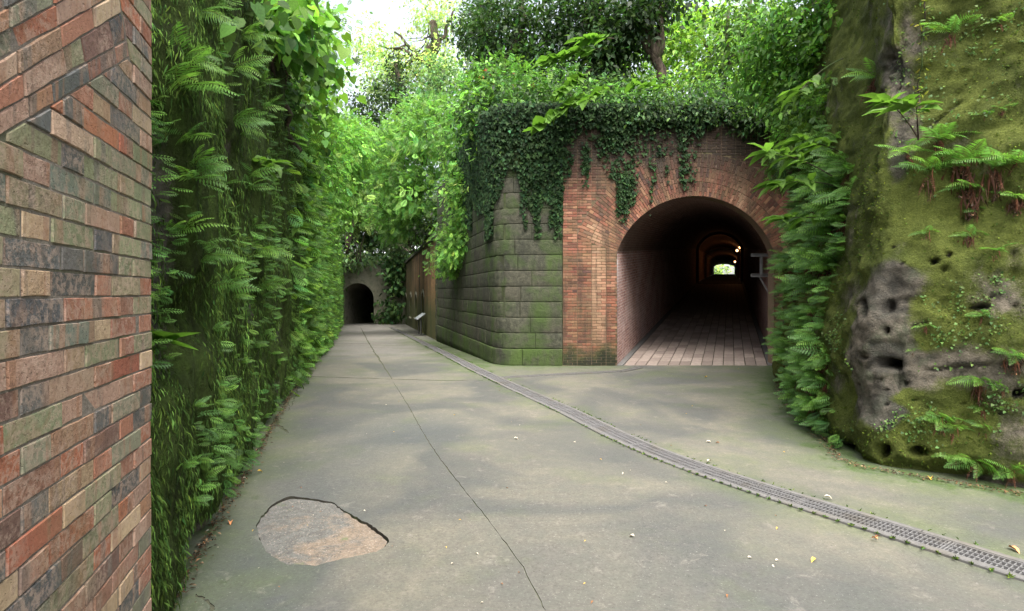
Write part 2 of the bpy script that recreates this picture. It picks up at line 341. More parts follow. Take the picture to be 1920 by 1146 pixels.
class LS:                                        # leaf set with one mesh
    def __init__(s): s.V = []; s.F = []; s.C = []; s.n = 0
    def add(s, T, *a):
        V, Fc, C = leaves(T, *a); s.V.append(V); s.F.append(Fc+s.n); s.C.append(C); s.n += len(V)
    def build(s, name, mat, parent=None):
        if T_leaf[1] is None: pass
        V = np.concatenate(s.V); Fc = np.concatenate(s.F); C = np.concatenate(s.C)
        tri = Fc[:, 3] == Fc[:, 2]
        if tri.any():
            q = Fc[~tri]; t = Fc[tri][:, :3]; Fc = np.concatenate([t, q[:, :3], q[:, [0, 2, 3]]])
        return link(name, mesh_np(name, V, Fc, mat, C), parent)
def rdir(n): return norm(rng.normal(size=(n, 3)))
def cols(base, n, var=.25, yel=.25):
    base = np.array(base); v = np.exp(rng.normal(0, var, (n, 1))); y = rng.normal(0, yel, (n, 1))
    return base*v*np.concatenate([1+y*.6, 1+y*.15, 1-y*.3], axis=1)
def cluster_leaves(ls, T, blobs, ncl, nper, size, asp, base, spread=.35, droop=.5, var=.25, cvar=.35, shell=.55, flat=.45):
    """blobs: (cx,cy,cz,rx,ry,rz). clusters sit through each blob; leaves round each cluster"""
    bl = np.array(blobs, float); wgt = (bl[:, 3]*bl[:, 5]); wgt = wgt/wgt.sum()
    bi = rng.choice(len(bl), ncl, p=wgt); d = rdir(ncl); r = shell+(1-shell)*rng.random((ncl, 1))**.7
    cc = bl[bi, :3]+d*r*bl[bi, 3:6]; cc += fbm(cc, 2, .9)[:, None]*.15*bl[bi, 3:6]
    ccol = np.exp(rng.normal(0, cvar, (ncl, 1)))
    n = ncl*nper; ci = np.repeat(np.arange(ncl), nper)
    off = rng.normal(size=(n, 3))*spread; off[:, 2] *= flat
    P = cc[ci]+off
    D = d[ci]*.7+rng.normal(size=(n, 3))*.6+np.array([0, 0, -droop]); N = rng.normal(size=(n, 3))*.45+np.array([0, -.25, 1.0])
    L = size*(.6+.7*rng.random(n)); ls.add(T, P, D, N, L, L*asp, cols(base, n, var)*ccol[ci])
    return cc
def surf_leaves(ls, T, P, Nn, size, asp, base, hang=1.0, out=.25, var=.3, cl=0):
    n = len(P); D = np.array([0, 0, -hang])+Nn*out+rng.normal(size=(n, 3))*.35; N = Nn+rng.normal(size=(n, 3))*.35+np.array([0, 0, .35])
    L = size*(.55+.8*rng.random(n)); ls.add(T, P, D, N, L, L*asp, cols(base, n, var))
def limb(mb, p0, p1, r0, r1, wob=.15, n=7, seg=7):
    p0 = Vector(p0); p1 = Vector(p1); L = (p1-p0).length; pts = []
    for i in range(seg+1):
        t = i/seg; q = p0.lerp(p1, t); a = wob*L*math.sin(math.pi*t)*.5
        pts.append(q+Vector((random.uniform(-a, a), random.uniform(-a, a), random.uniform(-a, a)*.5)) if 0 < i < seg else q)
    mb.tube(pts, [r0+(r1-r0)*i/seg for i in range(seg+1)], n); return pts
# ------------------------------------------------------------------ GROUND with real grooves, hole and drain channel
def offset_line(pts, w, jit=0):
    pts = np.array(pts, float); d = np.gradient(pts, axis=0); d = d/np.linalg.norm(d, axis=1, keepdims=True); nn = np.stack([-d[:, 1], d[:, 0]], 1)
    ww = np.broadcast_to(np.asarray(w, float), (len(pts),))[:, None]*(1+jit*rng.normal(size=(len(pts), 1)))
    a = pts+nn*ww/2; b = pts-nn*ww/2; return np.concatenate([a, b[::-1]])
def dense(pts, step):
    pts = np.array(pts, float); o = []
    for a, b in zip(pts[:-1], pts[1:]):
        k = max(1, int(np.linalg.norm(b-a)/step)); o += [a+(b-a)*i/k for i in range(k)]
    o.append(pts[-1]); return np.array(o)
def smooth_path(pts, n=6):
    pts = np.array(pts, float); P = np.concatenate([[2*pts[0]-pts[1]], pts, [2*pts[-1]-pts[-2]]]); o = []
    for i in range(1, len(P)-2):
        for k in range(n):
            t = k/n; a, b, c, d = P[i-1], P[i], P[i+1], P[i+2]
            o.append(.5*((2*b)+(-a+c)*t+(2*a-5*b+4*c-d)*t*t+(-a+3*b-3*c+d)*t**3))
    o.append(pts[-1]); return np.array(o)
drain_hi = [(735, 613), (820, 652.5), (905, 695), (945, 711), (1050, 757), (1150, 799), (1240, 840), (1382, 892), (1500, 924), (1587, 954), (1704, 985.5), (1842, 1024), (1920, 1051)]
drain_lo = [(730, 614.5), (810, 655.5), (885, 699), (925, 716), (1040, 770), (1140, 819), (1240, 868), (1382, 922), (1467, 952), (1566, 982), (1680, 1014), (1761, 1044), (1842, 1070), (1920, 1096)]
dh = smooth_path([gpt(*p) for p in drain_hi], 8); dl = smooth_path([gpt(*p) for p in drain_lo], 8)
def resample(P, n):
    s = np.concatenate([[0], np.cumsum(np.linalg.norm(np.diff(P, axis=0), axis=1))]); t = np.linspace(0, s[-1], n)
    return np.stack([np.interp(t, s, P[:, 0]), np.interp(t, s, P[:, 1])], 1)
d_c = (resample(dh, 200)+resample(dl, 200))/2
d_c = smooth_path(resample(d_c, 16), 25)
d_c = np.concatenate([d_c, d_c[-1:]+(d_c[-1]-d_c[-5])/np.linalg.norm(d_c[-1]-d_c[-5])*np.linspace(.3, 4, 14)[:, None]])
d_c = resample(d_c, 500)
DW = .30                                          # clear width of the drain
holes = []
drain_poly = offset_line(resample(d_c, 240), DW); holes.append((drain_poly, .16))
ptch = dense([gpt(*p) for p in [(480, 985), (490, 970), (505, 950), (528, 935), (545, 929), (590, 935), (625, 941), (640, 953), (665, 968), (700, 988), (724, 1007), (731, 1018), (722, 1026), (705, 1036), (680, 1041), (640, 1049), (610, 1056), (590, 1062), (570, 1059), (540, 1059), (520, 1049), (500, 1036), (487, 1010), (480, 985)]], .03)[:-1]
ptch = ptch+rng.normal(size=ptch.shape)*.004; holes.append((ptch, .05))
def crack(px, w, jit=.3, wob=.008, step=.06, taper=True):
    P = dense(smooth_path([gpt(*p) for p in px], 4), step); P = P+rng.normal(size=P.shape)*wob
    ww = w*np.ones(len(P)); 
    if taper: ww = ww*(.25+.75*np.sin(np.pi*np.linspace(.02, .98, len(P)))**.4)
    holes.append((offset_line(P, ww, jit), .05))
crack([(676, 614), (690, 640), (715, 680), (735, 711)], .045, .3, .012, .4)
crack([(737, 716), (765, 760), (800, 822), (840, 880), (878, 930), (925, 990), (970, 1050), (1003, 1110), (1022, 1146)], .009, .4, .003, .06)
crack([(572, 706), (650, 708), (735, 711), (820, 713), (905, 713)], .045, .3, .01, .2)
crack([(604, 643), (700, 644), (790, 643)], .06, .3, .01, .5)
if 0: crack([(1225, 1146), (1262, 1115), (1300, 1098), (1360, 1085), (1420, 1075), (1470, 1052), (1520, 1032), (1556, 1008), (1578, 994)], .006, .5, .006, .04)
crack([(505, 797), (518, 797), (530, 802), (540, 811)], .05, .3, .006, .05)
crack([(365, 1116), (385, 1122), (398, 1136), (400, 1150)], .02, .5, .006, .04)
crack([(560, 725), (553, 745), (540, 770)], .012, .5, .01, .08)
branch = offset_line(resample(np.array([gpt(940, 709), gpt(1060, 702), gpt(1165, 697), gpt(1200, 690)]), 20), .12); holes.append((branch, .07))
def inpoly(P, poly):
    x, y = P[:, 0], P[:, 1]; c = np.zeros(len(P), bool); px, py = poly[:, 0], poly[:, 1]; j = len(poly)-1
    for i in range(len(poly)):
        t = ((py[i] > y) != (py[j] > y)) & (x < (px[j]-px[i])*(y-py[i])/(py[j]-py[i]+1e-12)+px[i]); c ^= t; j = i
    return c
ys = np.concatenate([np.arange(-7, 2, .6), np.arange(2, 14, .2), np.arange(14, 62, .8)]); gridp = []
for y in ys:
    xs = np.arange(-26, 13.01, .25 if 2 < y < 14 else .8)
    for x in xs:
        if 2 < y < 14 and (x < -7 or x > 8) and (round(x*4) % 4): continue
        gridp.append((x+rng.uniform(-.03, .03), y+rng.uniform(-.03, .03)))
vco = [Vector(p) for p in gridp]; edges = []
for poly, dpt in holes:
    b = len(vco); vco += [Vector(p) for p in poly]; edges += [(b+i, b+(i+1) % len(poly)) for i in range(len(poly))]
res = delaunay_2d_cdt(vco, edges, [], 0, 1e-6)
V2 = np.array([tuple(v) for v in res[0]]); T2 = np.array([f for f in res[2] if len(f) == 3])
cen = V2[T2].mean(1); keep = np.ones(len(T2), bool)
for poly, dpt in holes: keep &= ~inpoly(cen, np.array(poly))
T2 = T2[keep]
XLp = lambda z: -1.067-.289*np.asarray(z, float)
def zlift(X, Y): return gz(Y)+.012*fbm(np.stack([X*.5, Y*.5, 0*X], -1), 2)*sst(0, 2, Y)
Rb = np.array([(6.3, 13.0), (5.5, 11.5), (4.9, 10.2), (4.54, 9.34), (4.17, 8.25), (3.77, 6.83), (3.5, 6.0), (3.40, 5.72), (3.45, 5.45), (3.63, 5.3), (4.0, 5.0), (4.33, 4.73), (5.5, 4.0), (7.5, 2.8), (9.5, 1.0)])
SW = np.array([(1.185, 13.12), (.12, 13.12), (-.2, 13.2), (-.42, 13.48), (-.60, 14.05), (-.82, 14.9), (-3.08, 23.1)])
def dist_poly(P, L):
    d = np.full(len(P), 1e9)
    for a, b in zip(L[:-1], L[1:]):
        ab = b-a; t = np.clip(((P-a)@ab)/(ab@ab), 0, 1); d = np.minimum(d, np.linalg.norm(P-(a+t[:, None]*ab), axis=1))
    return d
dR = dist_poly(V2, Rb); dS = dist_poly(V2, SW); dL = np.abs(V2[:, 0]-XLp(V2[:, 1]))
moss = np.exp(-dR/.45)+.9*np.exp(-dS/.9)+.8*np.exp(-dL/.35)+.5*np.exp(-np.abs(dist_poly(V2, d_c[::20])-.2)/.15)
moss = moss+.25*sst(3.0, 6.5, V2[:, 0]*1.0+.25*V2[:, 1]-.8)
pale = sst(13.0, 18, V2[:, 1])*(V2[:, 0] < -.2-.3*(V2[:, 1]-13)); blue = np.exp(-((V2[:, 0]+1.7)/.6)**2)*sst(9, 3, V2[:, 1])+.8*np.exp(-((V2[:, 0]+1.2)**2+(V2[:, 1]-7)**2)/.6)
V3 = np.stack([V2[:, 0], V2[:, 1], zlift(V2[:, 0], V2[:, 1])], 1)
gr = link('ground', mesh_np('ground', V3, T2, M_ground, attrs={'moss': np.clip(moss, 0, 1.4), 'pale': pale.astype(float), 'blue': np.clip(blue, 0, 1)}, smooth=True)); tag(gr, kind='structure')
sk = MB()
for poly, dpt in holes:
    P = np.array(poly); z0 = zlift(P[:, 0], P[:, 1]); n = len(P)
    vs = [(p[0], p[1], zz) for p, zz in zip(P, z0)]+[(p[0], p[1], zz-dpt) for p, zz in zip(P, z0)]
    sk.add(vs, [(i, (i+1) % n, (i+1) % n+n, i+n) for i in range(n)])
o = sk.build('ground_joint_side', mortar('joint_side', (.05, .045, .035), 30), gr); tag(o, kind='stuff')
sb = link('subsoil', mesh_np('subsoil', [(-40, -12, -.17), (40, -12, -.17), (40, 13.4, -.17), (-40, 13.4, -.17), (-40, 110, -3.1), (40, 110, -3.1)], [[0, 1, 2, 3], [3, 2, 5, 4]], M_dirt)); tag(sb, kind='structure')
# mossy floor of the shallow joints
jb = MB()
for poly, dpt in holes[2:]:
    P = np.array(poly); z0 = zlift(P[:, 0], P[:, 1])-.006; n = len(P)//2
    vs = [(p[0], p[1], zz) for p, zz in zip(P, z0)]; jb.add(vs, [(i, i+1, 2*n-2-i, 2*n-1-i) for i in range(n-1)])
M_jm = mortar('joint_moss', (.11, .11, .075), 25)
o = jb.build('ground_joint_floor', M_jm, gr); tag(o, kind='stuff')
# the broken patch: lower layer of rough concrete inside the hole
c0 = ptch.mean(0); q = c0+(ptch-c0)*np.where(((ptch-c0)@np.array([.6, .8]) > .05)[:, None], .975, .99)+rng.normal(size=ptch.shape)*.003
vv = [Vector(p) for p in q]; ee = [(i, (i+1) % len(q)) for i in range(len(q))]
gx = [Vector((x, y)) for x in np.arange(q[:, 0].min(), q[:, 0].max(), .03) for y in np.arange(q[:, 1].min(), q[:, 1].max(), .03)]
gx = [p for p in gx if inpoly(np.array([tuple(p)]), q)[0]]
r2 = delaunay_2d_cdt(vv+gx, ee, [], 0, 1e-6); W2 = np.array([tuple(v) for v in r2[0]]); TT = np.array([f for f in r2[2] if len(f) == 3]); TT = TT[inpoly(W2[TT].mean(1), q)]
zz = -.010+.012*fbm(np.stack([W2[:, 0]*6, W2[:, 1]*6, 0*W2[:, 0]], 1), 4)-.006*sst(3.6, 4.6, W2[:, 1])
nb = len(W2); V = np.concatenate([np.stack([W2[:, 0], W2[:, 1], zz], 1)])
o = link('concrete_patch', mesh_np('concrete_patch', V, TT, M_patch, smooth=True)); tag(o, kind='structure')
# ------------------------------------------------------------------ drain with steel gratings
dr = thing('drain_channel', 'long curved drain covered with galvanised steel gratings across the concrete path', 'drain', (float(d_c[350, 0]), float(d_c[350, 1]), 0))
dinv = Matrix.Translation(-Vector(dr.location))
def loc_mb(mb, off):
    mb.v = [(p[0]-off[0], p[1]-off[1], p[2]-off[2]) for p in mb.v]; return mb
dlen = np.concatenate([[0], np.cumsum(np.linalg.norm(np.diff(d_c, axis=0), axis=1))])
def dpos(s): return np.array([np.interp(s, dlen, d_c[:, 0]), np.interp(s, dlen, d_c[:, 1])])
def dtan(s):
    a = dpos(s+.1)-dpos(s-.1); return a/np.linalg.norm(a)
for side in (-1, 1):                             # kerb rails in ~1 m pieces
    s = 0
    while s < dlen[-1]-1.0:
        L = 1.0 if s > 22 else 3.0; k = 6; e = min(s+L-.008, dlen[-1]-.05); mb = MB(); pr = []; jit = random.uniform(-.003, .003)
        for i in range(k+1):
            ss = s+(e-s)*i/k; p = dpos(ss); t = dtan(ss); n_ = np.array([-t[1], t[0]])*side
            for (a, h) in ((DW/2-.045, -.09), (DW/2-.045, .008), (DW/2-.04, .012), (DW/2+.002, .010), (DW/2+.008, .004), (DW/2+.008, -.09)):
                q2 = p+n_*(a+jit); pr.append((q2[0], q2[1], float(gz(q2[1]))+h+.008))
        fs = [(i*6+j, i*6+j+1, (i+1)*6+j+1, (i+1)*6+j) for i in range(k) for j in range(5)]+[tuple(range(6)), tuple(range(k*6+5, k*6-1, -1))]
        mb.add(pr, fs); loc_mb(mb, dr.location).build('kerb_rail', M_rail, dr); s += L
s = 0.0; nb = 0
while s < dlen[-1]-1.0:
    near = dpos(s)[1] < 7.2; far = dpos(s)[1] > 22
    L = .98; e = s+L-.01; fr = MB(); pts = []
    half = DW/2-.05
    for off, wd in ((-half, .006), (-half/3, .004), (half/3, .004), (half, .006)):
        pr = []
        for i in range(5):
            ss = s+(e-s)*i/4; p = dpos(ss); t = dtan(ss); n_ = np.array([-t[1], t[0]])
            for a, h in ((-wd, -.03), (-wd, .0), (wd, .0), (wd, -.03)):
                q2 = p+n_*(off+a); pr.append((q2[0], q2[1], float(gz(q2[1]))+h+.012))
        fr.add(pr, [(i*4+j, i*4+(j+1) % 4, (i+1)*4+(j+1) % 4, (i+1)*4+j) for i in range(4) for j in range(4)]+[(0, 1, 2, 3), (19, 18, 17, 16)])
    for ss in (s+.005, e-.005):
        p = dpos(ss); t = dtan(ss); M = Matrix.Translation((p[0], p[1], float(gz(p[1]))-.003)) @ Matrix.Rotation(math.atan2(t[1], t[0]), 4, 'Z'); fr.box((0, 0, 0), (.008, 2*half, .028), M)
    po = dpos((s+e)/2); P0 = Vector((po[0], po[1], float(gz(po[1]))))
    loc_mb(fr, P0); gp = fr.build('grate_panel', M_galv, dr); gp.location = P0-dr.location
    step = .028 if not far else .08; bm = MB(); x = s+.02
    me_bar = None
    while x < e-.012:
        p = dpos(x); t = dtan(x)
        if near and nb < 290:
            if me_bar is None:
                bb = MB(); bb.box((0, 0, 0), (.0055, 2*half-.004, .026)); me_bar = bb.mesh('bar', M_galv)
            ob = link('bar', me_bar, gp, Vector((p[0], p[1], float(gz(p[1]))-.005))-P0); ob.rotation_euler = (0, 0, math.atan2(t[1], t[0])); nb += 1
        else:
            M = Matrix.Translation((p[0]-P0.x, p[1]-P0.y, float(gz(p[1]))-.005-P0.z)) @ Matrix.Rotation(math.atan2(t[1], t[0]), 4, 'Z'); bm.box((0, 0, 0), (.0055*(2 if far else 1), 2*half-.004, .026), M)
        x += step
    if bm.v: tag(bm.build('bars', M_galv, gp), kind='stuff')
    s += L
# small branch drain
bd = thing('branch_drain', 'narrow steel drain running from the long drain to the tunnel paving', 'drain', (*gpt(1060, 702), 0))
bc = resample(np.array([gpt(940, 709), gpt(1060, 702), gpt(1165, 697), gpt(1200, 690)]), 30); mb = MB(); mc = MB()
for a, b in zip(bc[:-1], bc[1:]):
    t = b-a; L = np.linalg.norm(t); m_ = (a+b)/2; R = Matrix.Translation((m_[0], m_[1], .004)) @ Matrix.Rotation(math.atan2(t[1], t[0]), 4, 'Z')
    mb.box((0, .062, 0), (L*1.02, .03, .03), R); mb.box((0, -.062, 0), (L*1.02, .03, .03), R)
    for i in range(6): mc.box(((i/6-.45)*L, 0, -.004), (.03, .09, .02), R)
for m2, nm, mt in ((mb, 'frame', M_rail), (mc, 'cover', M_galv)):
    loc_mb(m2, bd.location); m2.build(nm, mt, bd)
# ------------------------------------------------------------------ LEFT BRICK WALL (every brick its own piece)
WZ = 2.23; WX = (285-960)/F*WZ; WD = Vector((-.305, 1, 0)).normalized()   # wall runs along WD, end at z=WZ
WN = Vector((WD.y, -WD.x, 0))                                               # faces the path
bw = thing('brick_wall', 'weathered red brick wall close up at the left edge, bricks orange, green and slate', 'wall', (WX, WZ, 0))
def wcoord(u, v):                                 # pixel -> (t along wall measured back from the end, height)
    X0, Y0 = WX, WZ; k = (u-960)/F                # X=k*z ; point = end - WD*t
    t = (X0-k*Y0)/(WD.x-k*WD.y); z = Y0-WD.y*t; return (t, EYE-(v-HOR)/F*z)
PALG = [lin(*c) for c in ((124, 128, 96), (116, 122, 92), (132, 130, 100), (110, 116, 92), (96, 104, 92), (138, 128, 100))]
PAL = [lin(*c) for c in ((164, 138, 116), (168, 146, 116), (150, 122, 104), (82, 82, 80), (92, 90, 86), (112, 112, 92), (74, 76, 78), (150, 92, 66), (156, 100, 70), (148, 88, 66), (152, 96, 72), (150, 104, 82), (146, 100, 78), (134, 90, 72), (150, 112, 84), (156, 126, 108), (160, 136, 106), (88, 90, 88), (76, 78, 80), (124, 124, 94), (118, 118, 90), (106, 80, 70), (128, 92, 74), (140, 112, 88), (150, 112, 94))]
def clip_half(poly, a, b, c):                     # keep a*x+b*y<=c
    o = []
    for i in range(len(poly)):
        p, q_ = poly[i-1], poly[i]; fp = a*p[0]+b*p[1]-c; fq = a*q_[0]+b*q_[1]-c
        if (fp <= 0) != (fq <= 0): t = fp/(fp-fq); o.append((p[0]+(q_[0]-p[0])*t, p[1]+(q_[1]-p[1])*t))
        if fq <= 0: o.append(q_)
    return o
def area(p): return abs(sum(p[i-1][0]*p[i][1]-p[i][0]*p[i-1][1] for i in range(len(p))))/2
def line_half(p, q_, keep_pt):
    a = q_[1]-p[1]; b = -(q_[0]-p[0]); c = a*p[0]+b*p[1]
    if a*keep_pt[0]+b*keep_pt[1] > c: a, b, c = -a, -b, -c
    l = math.hypot(a, b); return a/l, b/l, c/l
def inset(poly, d):
    n = len(poly); cx = sum(p[0] for p in poly)/n; cy = sum(p[1] for p in poly)/n; o = list(poly)
    for i in range(n):
        a, b, c = line_half(poly[i-1], poly[i], (cx, cy)); o = clip_half(o, a, b, c-d)
        if len(o) < 3: return []
    return o
wM = Matrix(((-WD.x, WN.x, 0, WX), (-WD.y, WN.y, 0, WZ), (0, 0, 1, 0), (0, 0, 0, 1)))
def brick_from_poly(poly, parent, origin, joint=.0032, jitter=.002, mat=None):
    """prism with chamfered, slightly irregular face. poly in (t,h) wall coords"""
    P = inset(poly, joint)
    if len(P) < 3 or area(P) < .0006: return None
    # subdivide edges for irregular arris
    Q = []
    for i in range(len(P)):
        a, b = P[i-1], P[i]; L = math.hypot(b[0]-a[0], b[1]-a[1])
        if L < .012: continue
        k = max(1, int(L/.05))
        for j in range(k):
            t = j/k; jj = 0 if j == 0 else jitter*.6
            Q.append((a[0]+(b[0]-a[0])*t+random.uniform(-jj, jj), a[1]+(b[1]-a[1])*t+random.uniform(-jj, jj)))
    if len(Q) < 3: return None
    F_ = inset(P, .0035)
    cx = sum(p[0] for p in Q)/len(Q); cy = sum(p[1] for p in Q)/len(Q)
    n = len(Q); pr = random.uniform(-.003, .002); tx = random.uniform(-.02, .02); ty = random.uniform(-.025, .025)
    def shr(p, d):
        l = math.hypot(p[0]-cx, p[1]-cy); return (p[0]+(cx-p[0])*d/max(l, .02), p[1]+(cy-p[1])*d/max(l, .02))
    vs = [(p[0], -.03, p[1]) for p in Q]+[(p[0], pr-.0035, p[1]) for p in Q]+[(*((lambda s_: (s_[0], pr+tx*(s_[0]-cx)+ty*(s_[1]-cy), s_[1]))(shr(p, .0035))),) for p in Q]
    fs = [(i, (i+1) % n, (i+1) % n+n, i+n) for i in range(n)]+[(i+n, (i+1) % n+n, (i+1) % n+2*n, i+2*n) for i in range(n)]+[tuple(range(2*n, 3*n))]
    me = bpy.data.meshes.new('brick')
    W_ = [wM @ Vector(v)-origin for v in vs]; me.from_pydata([tuple(v) for v in W_], [], fs); me.materials.append(mat or M_brick); me.update()
    o = link('brick', me, parent); gb_ = math.exp(-(((origin.z+W_[-1].z)-1.85)/.28)**2); c = random.choice(PALG) if random.random() < .62*gb_ else random.choice(PAL); k = random.uniform(.95, 1.35); c = tuple(x*.95+.05*sum(c)/3 for x in c); o.color = (c[0]*k, c[1]*k, c[2]*k, 1); return o
org = Vector(bw.location)
A0, A1 = wcoord(0, 257), wcoord(245, 107)         # lowest row line of the raking bricks
S0, S1 = wcoord(245, 107), wcoord(221, -40)       # skewback
below = line_half(A0, A1, (A0[0], A0[1]-1)); rightof = line_half(S0, S1, (0, S0[1]+.3))
CH = .0703; zero = wcoord(285, 555)[1] % CH
nbk = 0; extra = []
tmax = wcoord(-40, 500)[0]
for ci in range(-2, 60):
    h0 = zero+ci*CH; t = -.0; i = 0; odd = ci % 2
    if h0 < 0 or h0 > 3.1: continue
    seq = [.1125, .225] if odd else [.165, .225-.1125+.0, .225]
    x = 0; k = 0
    while x < tmax+.05:
        if odd: L = .136 if k % 2 == 0 else .272
        else: L = (.204 if k == 0 else (.136 if k % 2 == 1 else .272))
        L += random.uniform(-.006, .006); r = [(x, h0), (x+L, h0), (x+L, h0+CH), (x, h0+CH)]
        a_ = clip_half(r, *below); b_ = clip_half(r, *rightof)
        pick = a_ if (len(a_) > 2 and (len(b_) < 3 or area(a_) > area(b_))) else b_
        if len(pick) > 2:
            zc = WZ-WD.y*(x+L*.5); v = HOR+(EYE-h0)*F/zc; 
            if -80 < v < 1260 and zc > .6: brick_from_poly(pick, bw, org); nbk += 1
        x += L; k += 1
# raking rows, each a band parallel to the skew, ending at the skewback
rows_px = [((0, 257), (245, 107)), ((0, 211), (239, 75)), ((0, 163), (228, 24)), ((0, 113), (222, -14)), ((0, 65), (217, -52)), ((0, 22), (212, -92)), ((0, -25), (207, -140))]
for (la, lb) in zip(rows_px[:-1], rows_px[1:]):
    a0, a1, b0, b1 = wcoord(*la[0]), wcoord(*la[1]), wcoord(*lb[0]), wcoord(*lb[1])
    f = 0.0; ph = random.random(); cuts = [0]
    nn = 0
    La = math.hypot(a1[0]-a0[0], a1[1]-a0[1]); c = random.uniform(.05, .2)
    lens = []; c = 1.0
    ratio = lambda: random.choice((.15, .29, .29))
    while c > -.6:
        L = ratio()/La*.9; c2 = c-L
        P = lambda p, q_, t: (p[0]+(q_[0]-p[0])*t, p[1]+(q_[1]-p[1])*t)
        brick_from_poly([P(a0, a1, c2), P(a0, a1, c), P(b0, b1, c), P(b0, b1, c2)], bw, org); c = c2
# mortar core
mb = MB(); core = [(-0.012+.02, 0), (tmax+.6, 0), (tmax+.6, 3.4), (.008, 3.4)]
vs = [wM @ Vector((t, d, h))-org for d in (-.0045, -.45) for t, h in core]
mb.add(vs, [(0, 1, 2, 3), (7, 6, 5, 4), (0, 3, 7, 4), (1, 5, 6, 2), (3, 2, 6, 7), (0, 4, 5, 1)]); mb.build('mortar_core', M_mortar, bw)
# ------------------------------------------------------------------ BRICK PORTAL
PY = 13.1; CXp, CZp, RA = (1303.5-960)/80.0, 2.02, 1.94; XL_, XR_ = CXp-1.83, CXp+1.83; SPR = 2.65; PTOP = 5.75; PX0, PX1 = 1.19, 8.2
po = thing('tunnel_portal', 'tall red brick tunnel portal with a broad round arch under ivy', 'tunnel portal', (CXp, PY, 0))
porg = Vector(po.location)
arc = [(CXp+RA*math.cos(a), CZp+RA*math.sin(a)) for a in np.linspace(math.atan2(SPR-CZp, 1.83), math.pi-math.atan2(SPR-CZp, 1.83), 41)]
open_poly = [(XR_, -.3)]+arc+[(XL_, -.3)]
def panel_holes(name, outer, hls, fn, mat, parent, depth=.35, uvs=False, grid=None):
    """flat panel with openings; fn maps (x,h,d)->world; reveals go in by depth"""
    vv = [Vector(p) for p in outer]; ee = [(i, (i+1) % len(outer)) for i in range(len(outer))]
    for h_ in hls:
        b = len(vv); vv += [Vector(p) for p in h_]; ee += [(b+i, b+(i+1) % len(h_)) for i in range(len(h_))]
    r_ = delaunay_2d_cdt(vv, ee, [], 0, 1e-6); A = np.array([tuple(v) for v in r_[0]]); Tn = np.array([f for f in r_[2] if len(f) == 3]); cc = A[Tn].mean(1)
    k = inpoly(cc, np.array(outer))
    for h_ in hls: k &= ~inpoly(cc, np.array(h_))
    Tn = Tn[k]; V = [fn(p[0], p[1], 0) for p in A]; UV = [(p[0], p[1]) for p in A]; Fc = [tuple(t) for t in Tn]
    for h_ in list(hls)+[outer]:
        b = len(V); n = len(h_); V += [fn(p[0], p[1], 0) for p in h_]+[fn(p[0], p[1], depth) for p in h_]; UV += [(p[0], p[1]) for p in h_]+[(p[0]+depth, p[1]) for p in h_]
        for i in range(n): j = (i+1) % n; Fc += [(b+i, b+j, b+j+n), (b+i, b+j+n, b+i+n)]
    return link(name, mesh_np(name, np.array([tuple(v) for v in V]), np.array(Fc), mat, uv=np.array(UV)), parent)
panel_holes('mortar_face', [(PX0, -.3), (PX0, PTOP), (PX1, PTOP), (PX1, -.3)], [open_poly], lambda x, h, d: Vector((x, PY+.009+d, h))-porg, M_pmortar, po, .3)
PB = [lin(*c) for c in ((142, 92, 72), (134, 86, 68), (124, 82, 64), (152, 110, 88), (112, 74, 62), (144, 108, 82), (110, 82, 64), (128, 80, 66))]
def pcol(x, h):
    c = np.array(random.choice(PB))*random.uniform(.75, 1.2)
    if random.random() < .035: c = np.array(lin(92, 66, 60))
    s = float(fbm(np.array([x*1.6, 0, h*.5]), 3)); pl = math.exp(-((x-1.98-.05*math.sin(h*3))/.2)**2)*(1 if .6 < h < 3.3 else .2)
    pl = max(pl, .8*math.exp(-((x-CXp-1.05)/.14)**2)*(h > 3.6)*(h < 4.6))
    pl *= .75+.9*float(fbm(np.array([x*3, 5, h*1.1]), 3)); pl = min(1, max(0, pl*1.3-.1+random.uniform(-.25, .25))); c = c*(1-.6*pl)+np.array(lin(190, 158, 128))*.6*pl
    if h < 2.5 and s > .15: c = c*.75
    return tuple(c)
pb = []                                            # (cx, ch, angle, length, height, proud)
R_OUT = 2.95; spa = math.atan2(SPR-CZp, 1.83); CH2 = .0655
def in_fan(x, h):
    r_ = math.hypot(x-CXp, h-CZp); a = math.atan2(h-CZp, x-CXp); return r_ < R_OUT and spa-.0 < a < math.pi-spa
for ci in range(int(PTOP/CH2)+1):
    h = ci*CH2+CH2/2; x = PX0; k = ci % 2
    while x < PX1-.05:
        L = (.225 if k % 2 == 0 else .1125); xc = x+L/2; x += L; k += 1
        if h > PTOP or in_fan(xc, h) or math.hypot(xc-CXp, h-CZp) < RA+.02 and h > SPR: continue
        if h < SPR and XL_-.0 < xc < XR_: 
            continue
        if h < SPR and xc < XL_ and xc+L/2 > XL_: L2 = 2*(XL_-(xc-L/2)); L = L/2+(XL_-xc); xc = XL_-L/2
        if h < SPR and xc > XR_ and xc-L/2 < XR_: e_ = xc+L/2; L = e_-XR_; xc = XR_+L/2
        if L < .04: continue
        pb.append((xc, h, 0, L, CH2, 0))
nrad = int((math.pi-2*spa)*(RA+.45)/.068)
for i in range(nrad):
    a = spa+(i+.5)*(math.pi-2*spa)/nrad; r_ = RA-(.03 if random.random() < .0 else 0); k = i % 2
    while r_ < R_OUT-.03:
        L = .225 if k % 2 == 0 else .1125; L = min(L, R_OUT-r_); rc = r_+L/2
        th = (math.pi-2*spa)/nrad*rc
        pb.append((CXp+rc*math.cos(a), CZp+rc*math.sin(a), a, L, th, .002)); r_ += L; k += 1
vis = [b for b in pb if b[0] < 6.3 and b[1] < 5.2]
vis.sort(key=lambda b: -(b[3]*b[4]) + (.02 if b[1] > 4.2 else 0)+random.random()*.002); ind = set(id(b) for b in vis[:296])
rest = MB(); shapes = {}
